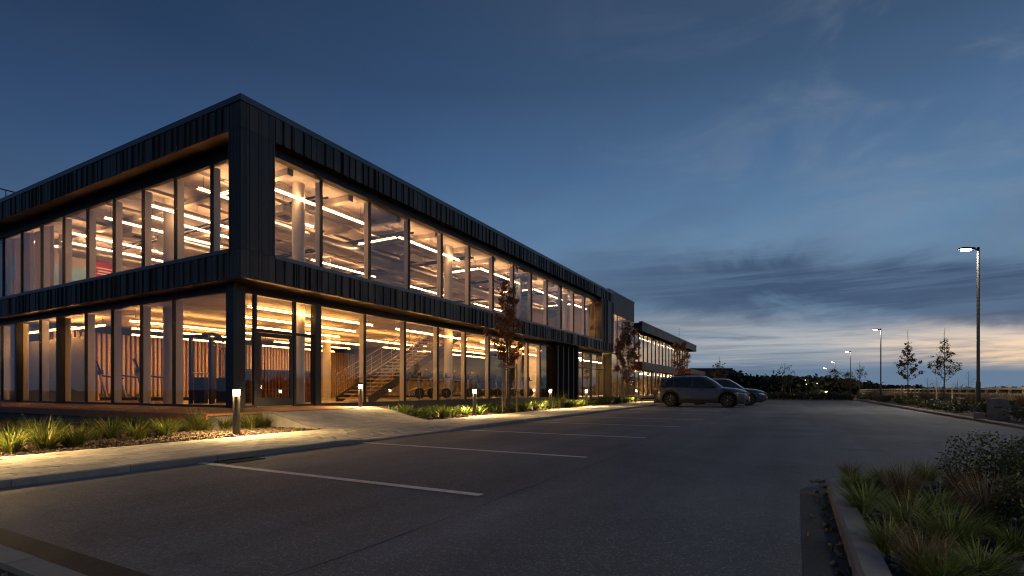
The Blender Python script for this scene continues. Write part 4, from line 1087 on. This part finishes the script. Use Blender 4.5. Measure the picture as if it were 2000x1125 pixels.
def shrub(x, y, z, rx, rz, n, s, mat, seed, name, lab, cat='shrub', group=None, rot=0):
    t = thing(name, lab, cat, (x, y, z), 0, group)
    link('foliage', shrub_mesh('foliage', n, rx, rz, s, mat, seed), t)
    r = random.Random(seed); m = MB()
    for i in range(6):
        a = r.uniform(0, 6.28); m.tube((0, 0, 0), (math.cos(a) * rx * .5, math.sin(a) * rx * .5, rz * .7), .012, .004, 5)
    m.build('stems', 'bark', t); return t
shrub(4.75, -1.42, .07, .60, .56, 17000, .023, 'leaf_island', 3, 'evergreen_shrub', 'large rounded dark evergreen shrub on the kerbed planting island')
shrub(3.62, -1.22, .07, .40, .40, 7500, .022, 'leaf_island', 4, 'evergreen_shrub', 'smaller dark shrub with yellowing tips beside the large island shrub')
# low shrubs on the right verge
SH = [shrub_mesh('foliage', 520, .42, .42, .075, mt, 70 + i) for i, mt in enumerate(('leaf_dark', 'leaf_dark', 'leaf_grey', 'leaf_dull'))]
for i in range(74):
    x = 15.5 + i * .62 + rnd.uniform(-.25, .25) + max(0, i - 40) * .5; y = -5.25 - rnd.random() * 1.5
    if abs(x - 19.9) < 1.0 and y > -6: y = -6.6
    v = rnd.choice((0, 0, 1, 2, 3)); wh = 'beside the concrete block' if x < 24 else 'before the sparse staked tree' if x < 37 else 'before the golden staked tree' if x < 48 else 'where the verge recedes past the golden tree'
    t = thing('verge_shrub', ['low dark green verge shrub ', 'low dark green verge shrub ', 'low grey-leaved verge shrub ', 'low dull brownish verge shrub '][v] + wh, 'shrub', (x, y, .05), 0, ['dark verge shrubs ', 'dark verge shrubs ', 'grey verge shrubs ', 'brownish verge shrubs '][v] + wh)
    o_ = link('foliage', SH[v], t); s = rnd.uniform(.75, 1.25); o_.scale = (s, s, s * rnd.uniform(.8, 1.15)); o_.rotation_euler = (0, 0, rnd.uniform(0, 6.28))
# dry grass at the foot of the fence
for i in range(60):
    x = 17 + i * .75 + max(0, i - 30) * .9; y = -8.6 - rnd.random() * .9
    plant(G_DRY, 'dry_grass', 'grass_blades', x, y, .05, rnd.uniform(1.0, 1.5), 'straw-coloured grass tuft at the foot of the timber fence', 'grass', 'straw tufts at the fence')
# tall dry field grass and scrub behind the fence
m = MB(); r = random.Random(11)
for i in range(30000):
    x = 16 + 130 * r.random() ** 1.5; y = -10.3 - 4.5 * r.random() ** 1.3; h = r.uniform(.38, .82); a = r.uniform(0, 6.28); ww = .016 + .0004 * x
    lx_, ly_ = r.gauss(0, .16), r.gauss(0, .16); c, s_ = math.cos(a) * ww, math.sin(a) * ww
    m.add([(x - c, y - s_, -.05), (x + c, y + s_, -.05), (x + c * .7 + lx_ * .5, y + s_ * .7 + ly_ * .5, h * .6), (x - c * .7 + lx_ * .5, y - s_ * .7 + ly_ * .5, h * .6), (x + lx_, y + ly_, h)], [(0, 1, 2, 3), (3, 2, 4)])
tag(m.build('field_grass', 'field_grass'), 'tall dry brown grass of the field behind the timber fence', 'grass', kind='stuff')
def mass(name, n, place, s0, s1, mat, lab, seed):
    r = random.Random(seed); m = MB()
    for i in range(n):
        p, s = place(r); leaf(m, p, s * r.uniform(s0, s1), r)
    return tag(m.build(name, mat), lab, 'vegetation', kind='stuff')
# scrub farther out in the field
def scrub(r):
    x = 20 + 150 * r.random() ** 1.3; y = -17 - 9 * r.random()
    top = 1.15 + .55 * noise.noise((x * .35, y * .3, 2.2)); return (x, y, top * r.random() ** .6 - .1), 1.0
mass('field_scrub', 30000, scrub, .16, .38, 'wood_mass', 'dark low scrub of the field behind the dry grass', 5)
# wood on the horizon, straight ahead beyond the lot
def wood(r):
    px = r.uniform(1330, 1800); Y = r.uniform(92, 128); x, y = at(px, Y)
    hh = 1.0 + 2.15 * (1 - smoothstep(1560, 1790, px))
    top = hh + 1.3 * noise.noise((x * .16, y * .16, .3)) + .8 * noise.noise((x * .5, y * .5, 1.3))
    return (x, y, max(.0, top * r.random() ** .5)), 1.0
mass('far_wood', 52000, wood, .45, 1.0, 'wood_mass', 'dark far wood closing the view beyond the lot', 6)
def hedge(r):
    x = 51.4 + r.random() * 2.4; y = -4.2 + 15.5 * r.random(); top = .62 + .35 * noise.noise((x * .6, y * .6, 4)); return (x, y, top * r.random() ** .6), 1.0
mass('low_hedge', 9000, hedge, .12, .26, 'leaf_dark', 'low dark hedge across the far end of the lot', 8)
def wood2(r):       # more wood around the field, seen in the glass
    a = R(28.7 - r.uniform(50, 125)); D = r.uniform(85, 120); x, y = math.cos(a) * D, math.sin(a) * D
    return (x, y, (2.6 + 1.6 * noise.noise((x * .12, y * .12, 7))) * r.random() ** .5), 1.0
mass('field_edge_wood', 16000, wood2, .7, 1.4, 'wood_mass', 'dark wood along the far edge of the field', 9)

# ------------------------------------------------------------------ trees
def tree(name, x, y, z, H, z_crown, wmax, n_leaf, leaf_s, mat, seed, lab, bare=.28, peak=.30, group=None, trunk_r=.035, limb_n=34, fall=1.0, sharp=.85):
    r = random.Random(seed); t = thing(name, lab, 'tree', (x, y, z), 0, group)
    m = MB(); pts = []; n = 9
    for k in range(n + 1):
        f = k / n; pts.append(Vector((r.gauss(0, .012) * H * f * .5, r.gauss(0, .012) * H * f * .5, H * f)))
    for k in range(n): m.tube(pts[k], pts[k + 1], trunk_r * (1 - .9 * k / n) + .003, trunk_r * (1 - .9 * (k + 1) / n) + .003, 8, False)
    m.build('trunk', 'bark', t, True)
    mb = MB(); ml = MB()
    def prof(f): return (f / peak) ** .6 if f < peak else max(0.05, 1 - (f - peak) / (1 - peak)) ** sharp
    limbs = []
    for i in range(limb_n):
        f = (i + r.random()) / limb_n; zc = z_crown + (H * .97 - z_crown) * f
        a = i * 2.4 + r.uniform(-.4, .4); L = wmax * .5 * prof(f) * r.uniform(.75, 1.15) + .06
        base_ = pts[min(n, int(zc / H * n))].copy(); base_.z = zc - L * .45
        tip = Vector((base_.x + math.cos(a) * L, base_.y + math.sin(a) * L, zc + L * r.uniform(.3, .8)))
        mid = (base_ + tip) / 2 + Vector((0, 0, -L * .08))
        rr_ = .011 * (1 - .7 * f); mb.tube(base_, mid, rr_, rr_ * .7, 5, False).tube(mid, tip, rr_ * .7, .002, 5, False)
        limbs.append((f, base_, mid, tip, L))
        for q in range(2):
            s0 = mid.lerp(tip, r.random()); e = s0 + Vector((r.gauss(0, .3), r.gauss(0, .3), r.uniform(.1, .5))) * L * .6; mb.tube(s0, e, .0035, .001, 4, False); limbs.append((f, s0, s0.lerp(e, .5), e, L * .6))
    tag(mb.build('limbs', 'bark', t), kind='stuff')
    wgt = [l for l in limbs if l[0] < 1 - bare]
    tw = [max(.05, l[4]) for l in wgt]
    for l in r.choices(wgt, tw, k=n_leaf // 5):
        c = l[1].lerp(l[3], r.uniform(.25, 1.05))
        for q in range(5):
            p = c + Vector((r.gauss(0, .04), r.gauss(0, .04), r.gauss(0, .04))) * (wmax + .3) * fall; leaf(ml, p, leaf_s, r)
    ml.build('crown', mat, t); return t
def stakes(x, y, z, h, lab, n=3, rad=.33, rot=0.0, bar=True):
    t = thing('tree_stakes', lab, 'stakes', (x, y, z), rot)
    P = [(rad * math.cos(2 * math.pi * k / n + .5), rad * math.sin(2 * math.pi * k / n + .5)) for k in range(n)] if n > 2 else [(-rad, 0), (rad, 0)]
    for (u, v) in P: MB().tube((u, v, -.03), (u, v, h), .036, .034, 10).build('stake', 'stake_wood', t, True, 40)
    if bar:
        for k in range(n if n > 2 else 1):
            a, b = P[k], P[(k + 1) % n]; MB().tube((*a, h - .10 - .02 * k), (*b, h - .10 - .02 * k), .018, n=6).build('cross_bar', 'stake_wood', t)
    MB().tube((P[0][0], P[0][1], h - .22), (0, 0, h - .22), .012, n=5).build('strap', 'strap', t)
tree('young_tree', 17.2, 9.6, .055, 6.0, 1.70, 1.35, 4600, .088, 'leaf_rust', 31, 'slim young tree with rust-brown leaves, first along the pavement from the entrance', bare=.24, peak=.17, sharp=1.35, fall=.9)
stakes(17.2, 9.6, .055, 1.85, 'pale wooden stakes round the first rust-leaved tree from the entrance', rot=.4)
tree('young_tree', 34.0, 9.9, .055, 5.8, 1.35, 1.95, 6000, .112, 'leaf_rust', 32, 'fuller rust-brown young tree before the link between hall and office wing', bare=.06, peak=.30)
stakes(34.0, 9.9, .055, 1.7, 'wooden stakes round the fuller rust-brown tree', rot=.2, rad=.55)
tree('young_tree', 50.2, 9.6, .05, 6.7, 1.9, 1.7, 2200, .14, 'leaf_rust', 33, 'slim rust-brown tree before the office wing behind the cars', bare=.25, peak=.3)
tree('young_tree', 42.8, -6.5, .05, 4.85, 1.55, 1.45, 1500, .115, 'leaf_gold', 34, 'staked young tree with a golden lower crown by the timber fence', bare=.22, peak=.10, sharp=2.0, fall=.55)
stakes(42.8, -6.5, .05, 1.15, 'low stake frame round the golden verge tree', n=2, rad=.45, rot=R(-60))
tree('young_tree', 32.9, -6.45, .05, 3.95, 1.42, 1.55, 1100, .095, 'leaf_dull', 35, 'staked young tree with sparse dull leaves by the timber fence', bare=.20, peak=.09, sharp=2.0, fall=.55)
stakes(32.9, -6.45, .05, 1.05, 'low stake frame round the sparse dull verge tree', n=2, rad=.40, rot=R(-60))
for k, (px, Y, H, wd_, nl, mt, lab) in enumerate([(1533, 49.0, 3.6, 1.9, 260, 'leaf_dull', 'nearly bare young tree standing before the far wood'), (1405, 58, 4.7, 1.7, 700, 'leaf_gold', 'yellow-leaved young tree before the dark warehouse'),
        (1679, 60.7, 4.3, 1.5, 300, 'leaf_dull', 'sparse spindly tree where the timber fence begins to recede'), (1656, 74, 3.9, 2.0, 700, 'leaf_gold', 'bushy small tree beside the third street lamp'), (1629, 98, 5.7, 2.6, 900, 'leaf_gold', 'taller yellowing tree beside the farthest lamps')]):
    x, y = at(px, Y); tree('young_tree', x, y, .0, H, H * .30, wd_, nl, .10 + .001 * Y, mt, 50 + k, lab, bare=.22, peak=.25, trunk_r=.045)
x, y = at(1533, 49.0); stakes(x, y, .0, 1.15, 'three pale stakes round the nearly bare tree', rad=.45, bar=False)
for k, (px, Y, H) in enumerate(((1812, 60, 2.4), (1892, 52, 2.9), (1830, 64, 2.6), (1870, 50, 1.9))):
    x, y = at(px, Y); tree('bare_sapling', x, y, -.05, H, H * .15, 1.7, 40, .09, 'leaf_dull', 80 + k, 'leafless sapling rising out of the scrub behind the fence', group='bare saplings in the field', peak=.4, trunk_r=.03)

# ------------------------------------------------------------------ timber fence on the verge
fence = thing('timber_fence', 'three-rail timber fence between the verge and the field', 'fence', (20, -9.8, 0))
x = 15.4; k = 0
while x < 140:
    x2 = x + 1.9
    o_ = bx('fence_post', x - .05, x + .05, -9.85, -9.75, -.05, 1.08, 'fence_wood', fence); o_.rotation_euler = (rnd.uniform(-.02, .02), rnd.uniform(-.02, .02), 0)
    for z in (.36, .68, .98):
        o_ = bx('fence_rail', x + .003, x2 - .003, -9.742, -9.705, z - .05, z + .05, 'fence_wood', fence); o_.rotation_euler = (0, rnd.uniform(-.006, .006), 0)
    x = x2
# concrete block on the verge
bl = thing('concrete_block', 'weathered concrete block with a small dark inscription on the verge', 'block', (19.9, -5.12, .03), R(-14.4))
bm = bmesh.new(); bmesh.ops.create_cube(bm, size=1.0)
for v in bm.verts:
    v.co.x *= .46; v.co.y *= .49; v.co.z = (v.co.z + .5) * .60
    if v.co.z > .3: v.co.x *= .95; v.co.y *= .97
bmesh.ops.bevel(bm, geom=bm.edges[:], offset=.018, segments=2, affect='EDGES')
me = bpy.data.meshes.new('block'); bm.to_mesh(me); bm.free(); me.materials.append(MAT['stone']); link('block', me, bl)
MB().lathe([(.17, .59), (.17, .625), (.13, .645), (.04, .65)], 20).build('domed_lid', 'stone', bl, True, 40)
m = MB(); yy = -.095
for (wl, hl) in ((.016, .05), (.02, .035), (.012, .06), (.022, .032), (.012, .045), (.02, .034), (.014, .04)):
    m.box(-.236, -.226, yy, yy + wl, .36, .36 + hl); m.box(-.236, -.226, yy, yy + wl + .008, .352, .36); yy += wl + .010
m.build('inscription', 'gym_black', bl)
MB().prism([(-.16, -.13), (.15, -.12), (.16, .10), (-.14, .13)], 0, .2).build('foot_stone', 'stone', bl).location = (.05, .40, 0)
# garden light in the far hedge
x, y = at(1614, 62); t = thing('garden_lamp', 'small yellow garden lamp lighting the far hedge', 'lamp', (x, y, 0))
MB().tube((0, 0, 0), (0, 0, .62), .03).build('post', 'lamp_steel', t); MB().lathe([(.05, .62), (.06, .72)], 12).build('light_lens', 'garden_light', t)
def lit_bush(r): v = Vector((r.gauss(0, 1), r.gauss(0, 1), abs(r.gauss(0, 1)))).normalized() * r.random() ** .4; return (x + .9 + v.x * 1.8, y + .8 + v.y * 1.4, v.z * 1.0), 1.0
mass('lit_bush', 1500, lit_bush, .12, .24, 'leaf_green', 'yellow-lit bush around the far garden lamp', 12)
# town lights beyond the wood
for k, (px, Y, z) in enumerate(((1573, 88, 2.6), (1575, 90, 1.9), (1641, 95, 1.6), (1596, 92, 2.1))):
    x, y = at(px, Y); t = thing('far_lamp', 'distant warm lamp glowing before the far wood', 'lamp', (x, y, -.05), 0, 'distant lamps before the wood')
    MB().tube((0, 0, 0), (0, 0, z), .05, .04).build('post', 'lamp_steel', t); MB().lathe([(.03, z), (.07, z + .05), (.03, z + .11)], 10).build('globe', 'far_light', t)

# ------------------------------------------------------------------ parked cars
def lerp_tab(tab, x):
    if x <= tab[0][0]: return tab[0][1]
    for (a, va), (b, vb) in zip(tab[:-1], tab[1:]):
        if x <= b: f = (x - a) / (b - a); f = f * f * (3 - 2 * f) * .35 + f * .65; return va + (vb - va) * f
    return tab[-1][1]
def car(loc, rz, paint, lab, sx=1.0, sz=1.0):
    t = thing('parked_car', lab, 'car', loc, rz)
    WB, WR, AR = 1.43, .375, .435
    belt = [(-2.38, .92), (-2.30, 1.02), (-2.1, 1.10), (-1.4, 1.09), (0, 1.03), (.9, 1.01), (1.2, 1.00), (1.7, .95), (2.1, .86), (2.28, .77), (2.38, .66)]
    halfw = [(-2.38, .70), (-2.30, .80), (-2.0, .90), (-1.4, .935), (0, .925), (1.4, .935), (1.9, .89), (2.2, .76), (2.32, .60), (2.38, .46)]
    bot = [(-2.38, .48), (-2.25, .36), (-1.9, .25), (0, .23), (1.8, .23), (2.2, .27), (2.38, .36)]
    xs_ = sorted(set([round(-2.38 + .06 * i, 3) for i in range(80)] + [round(s * WB + AR * math.cos(R(a)), 3) for s in (-1, 1) for a in range(0, 181, 10)] + [2.38]))
    def arch(x):
        z = 0
        for s in (-1, 1):
            dx = x - s * WB
            if abs(dx) < AR: z = max(z, WR + math.sqrt(AR * AR - dx * dx))
        return z
    m = MB(); n = 0
    for x in xs_:
        wv, b, zb, ar = lerp_tab(halfw, x), lerp_tab(belt, x), lerp_tab(bot, x), arch(x)
        low = max(zb, ar)
        hz = b + .05 * (1 if x > 1.0 else .2)
        sec = [(.10, max(zb, .30)), (wv - .16, max(zb, .30) if not ar else low - .0), (wv - .03, low), (wv + .004, max(low + .03, .40)), (wv, max(low + .06, .58)), (wv - .018, max(low + .08, .70)), (wv - .008, max(low + .10, .82)), (wv - .035, b - .04), (wv - .09, b), (wv * .55, hz), (0, hz + .012)]
        ring_ = [(x, -y_, z_) for y_, z_ in sec] + [(x, y_, z_) for y_, z_ in reversed(sec[:-1])]
        m.v += ring_; n = len(ring_)
    for k in range(len(xs_) - 1):
        for j in range(n - 1): a = k * n + j; m.f.append((a, a + n, a + n + 1, a + 1))
        m.f.append((k * n + n - 1, (k + 1) * n + n - 1, (k + 1) * n, k * n))
    m.f += [tuple(range(n)), tuple((len(xs_) - 1) * n + j for j in range(n - 1, -1, -1))]
    body = m.build('body', paint, t, True, 42)
    # greenhouse
    roof = [(-2.28, 1.09), (-2.16, 1.24), (-1.98, 1.45), (-1.8, 1.565), (-1.4, 1.635), (-.6, 1.672), (.05, 1.662), (.30, 1.60), (.62, 1.40), (1.02, 1.12), (1.16, 1.03)]
    def gw(x, f):       # half width at belt -> roof
        wb = lerp_tab(halfw, x) - .085; taper = .66 if -1.7 < x < .2 else .66 + .05 * min(1, abs(x))
        return wb + (min(taper, wb) - wb) * f ** 1.25
    gx_ = [-2.28 + (1.16 + 2.28) * i / 56 for i in range(57)]
    m = MB(); fr = (0, .25, .5, .75, .9, 1.0)
    for x in gx_:
        zb, zr = lerp_tab(belt, x) - .01, max(lerp_tab(roof, x), lerp_tab(belt, x) + .0)
        row = [(gw(x, f), zb + (zr - .045 * min(1, (zr - zb) * 4) - zb) * f) for f in fr] + [(gw(x, 1) * .82, zr - .006), (gw(x, 1) * .45, zr + .012), (0, zr + .018)]
        m.v += [(x, -y_, z_) for y_, z_ in row] + [(x, y_, z_) for y_, z_ in reversed(row[:-1])]; n = 2 * len(row) - 1
    for k in range(len(gx_) - 1):
        for j in range(n - 1): a = k * n + j; m.f.append((a, a + n, a + n + 1, a + 1))
    m.build('cabin', paint, t, True, 50)
    # side windows (glass a little proud of the cabin skin)
    def side_pt(x, f, off=.007):
        zb, zr = lerp_tab(belt, x) - .01, lerp_tab(roof, x); return gw(x, f) + off, zb + (zr - .045 * min(1, (zr - zb) * 4) - zb) * f
    for s in (-1, 1):
        for x0, x1, nm in ((-1.93, -1.32, 'quarter_window'), (-1.28, -.36, 'side_window'), (-.28, .86, 'side_window')):
            m = MB(); N_ = 14
            for i in range(N_ + 1):
                x = x0 + (x1 - x0) * i / N_
                f1 = .86
                if x0 < -1.9: f1 = .86 * min(1, .12 + (i / N_) * 1.25)
                if x1 > .8 and x > .28: f1 = .86
                for f in (.10, .10 + (f1 - .10) * .33, .10 + (f1 - .10) * .66, f1):
                    y_, z_ = side_pt(x, f); m.v.append((x, s * y_, z_))
            for i in range(N_):
                for j in range(3): a = i * 4 + j; m.f.append((a, a + 4, a + 5, a + 1))
            m.build(nm, 'car_window', t, True)
        m = MB()      # dark pillar trim line under the glass
        prev = None
        for i in range(25):
            x = -1.95 + 2.85 * i / 24; y_, z_ = side_pt(x, .06, .010); p = (x, s * y_, z_)
            if prev: m.tube(prev, p, .010, n=5, caps=False)
            prev = p
        m.build('window_trim', 'car_trim', t)
        for xh in (-.95, .18): MB().box(xh - .12, xh + .12, s * .93 - .012, s * .93 + .022 if s > 0 else s * .93 + .012, .905, .935).build('door_handle', 'car_trim', t)
        for xg in (-1.02, -.32, .92):
            mg = MB(); prev = None
            for zg in (.44, .58, .70, .82, .93, 1.0):
                xx = xg + (.10 * (1 - (zg - .44) / .56) ** 2 if xg == .92 else 0) + (.12 * (zg - .44) if xg == -1.02 else 0)
                p = (xx, s * (lerp_tab(halfw, xx) + (.003 if zg < .6 else -.012 if zg < .95 else -.040)), zg)
                if prev: mg.tube(prev, p, .0055, n=4, caps=False)
                prev = p
            mg.build('door_seam', 'car_trim', t)
        # wheel arches and sill cladding
        for c in (-1, 1):
            m = MB(); q = []
            for a in range(-14, 195, 8):
                for rr_, yo in ((AR - .015, .955), (AR + .055, .950), (AR + .055, .90), (AR - .015, .86)):
                    q.append((c * WB + rr_ * math.cos(R(a)), s * yo, max(.2, WR + rr_ * math.sin(R(a)))))
            m.v = q; nn = len(q) // 4
            for k in range(nn - 1):
                for j in range(4): m.f.append((k * 4 + j, k * 4 + (j + 1) % 4, k * 4 + 4 + (j + 1) % 4, k * 4 + 4 + j))
            m.build('arch_trim', 'car_trim', t, True, 50)
        MB().box(-.98, .98, s * .945 - .03, s * .945 + .006, .23, .40).build('sill_trim', 'car_trim', t)
        # mirror
        mm = MB().lathe([(.02, -.10), (.085, -.07), (.10, 0), (.085, .07), (.02, .10)], 12).build('mirror', paint if False else 'car_trim', t, True); mm.location = (.72, s * 1.02, 1.10); mm.rotation_euler = (R(90), 0, 0); mm.scale = (.75, .8, 1)
        MB().tube((.74, s * .86, 1.05), (.73, s * .98, 1.07), .025, n=6).build('mirror_arm', 'car_trim', t)
        # lights
        MB().add([(-2.36, s * .48, .98), (-2.335, s * .74, .99), (-2.13, s * .872, 1.005), (-2.36, s * .48, .86), (-2.345, s * .73, .85), (-2.14, s * .896, .90)], [(0, 1, 4, 3), (1, 2, 5, 4)]).build('tail_light', 'tail_red', t)
        MB().add([(2.345, s * .50, .70), (2.235, s * .72, .74), (1.93, s * .872, .80), (2.345, s * .53, .64), (2.245, s * .745, .655), (1.98, s * .882, .735)], [(0, 1, 4, 3), (1, 2, 5, 4)]).build('headlight', 'head_lens', t)
        # wheels
        for c in (-1, 1):
            wh = link('wheel', MB().lathe([(.26, -.115), (.335, -.115), (.368, -.09), (WR, -.05), (WR, .05), (.368, .09), (.335, .115), (.26, .115)], 36, axis='y').mesh('wheel', 'tyre', True, 50), t, (c * WB, s * .83, WR))
            rm = MB().lathe([(.262, -.10), (.270, -.11), (.275, .09), (.25, .11)], 32, axis='y'); rm.build('rim', 'rim', wh, True, 50)
            sp = MB()
            for k in range(10):
                a = 2 * math.pi * k / 10 + .1; b2 = a + .12
                sp.tube((.05 * math.cos(a), s * .095, .05 * math.sin(a)), (.255 * math.cos(b2), s * .112, .255 * math.sin(b2)), .018, .013, 6)
            sp.lathe([(.0, .0), (.055, .0), (.05, s * .118), (.0, s * .12)], 14, axis='y'); sp.build('spokes', 'rim', wh, True, 40)
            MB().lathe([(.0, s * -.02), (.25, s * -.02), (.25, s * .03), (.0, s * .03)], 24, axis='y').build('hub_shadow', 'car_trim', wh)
    # windscreens
    for nm, xa, xb in (('windscreen', .14, 1.06), ('rear_window', -2.20, -1.86)):
        m = MB(); N_ = 10
        for i in range(N_ + 1):
            x = xa + (xb - xa) * i / N_; zr = lerp_tab(roof, x); g1 = gw(x, 1)
            for yf, dzz in ((-.86, .012), (-.45, .024), (0, .030), (.45, .024), (.86, .012)): m.v.append((x + (.006 if xa > 0 else -.006), g1 * yf, zr - .004 * abs(yf) + dzz))
        for i in range(N_):
            for j in range(4): a = i * 5 + j; m.f.append((a, a + 5, a + 6, a + 1))
        m.build(nm, 'car_window', t, True)
    MB().box(2.36, 2.395, -.42, .42, .56, .72).build('grille', 'car_trim', t)
    for k in range(7): MB().box(2.396, 2.404, -.36 + .115 * k, -.33 + .115 * k, .57, .71).build('grille_bar', 'chrome', t)
    MB().box(2.33, 2.39, -.60, .60, .30, .42).build('lower_intake', 'car_trim', t)
    MB().box(2.392, 2.402, -.26, .26, .45, .54).build('number_plate', 'plate', t); MB().box(-2.40, -2.385, -.26, .26, .72, .83).build('number_plate', 'plate', t)
    MB().box(-2.36, 2.2, -.70, .70, .20, .32).build('underbody', 'car_trim', t)
    for s in (-1, 1): MB().path([(-1.5, s * .60, 1.655), (-1.3, s * .60, 1.70), (-.1, s * .60, 1.705), (.08, s * .60, 1.68)], .016, 6).build('roof_rail', 'car_trim', t)
    t.scale = (sx, sx, sz)
    return t
car((29.55, 4.52, 0), R(-90), 'car_paint', 'dark grey metallic SUV parked nose-out beside the pavement')
car((34.0, 3.85, 0), R(-90), 'car_paint_blue', 'dark blue-grey SUV half hidden behind the grey SUV', .98, .95)
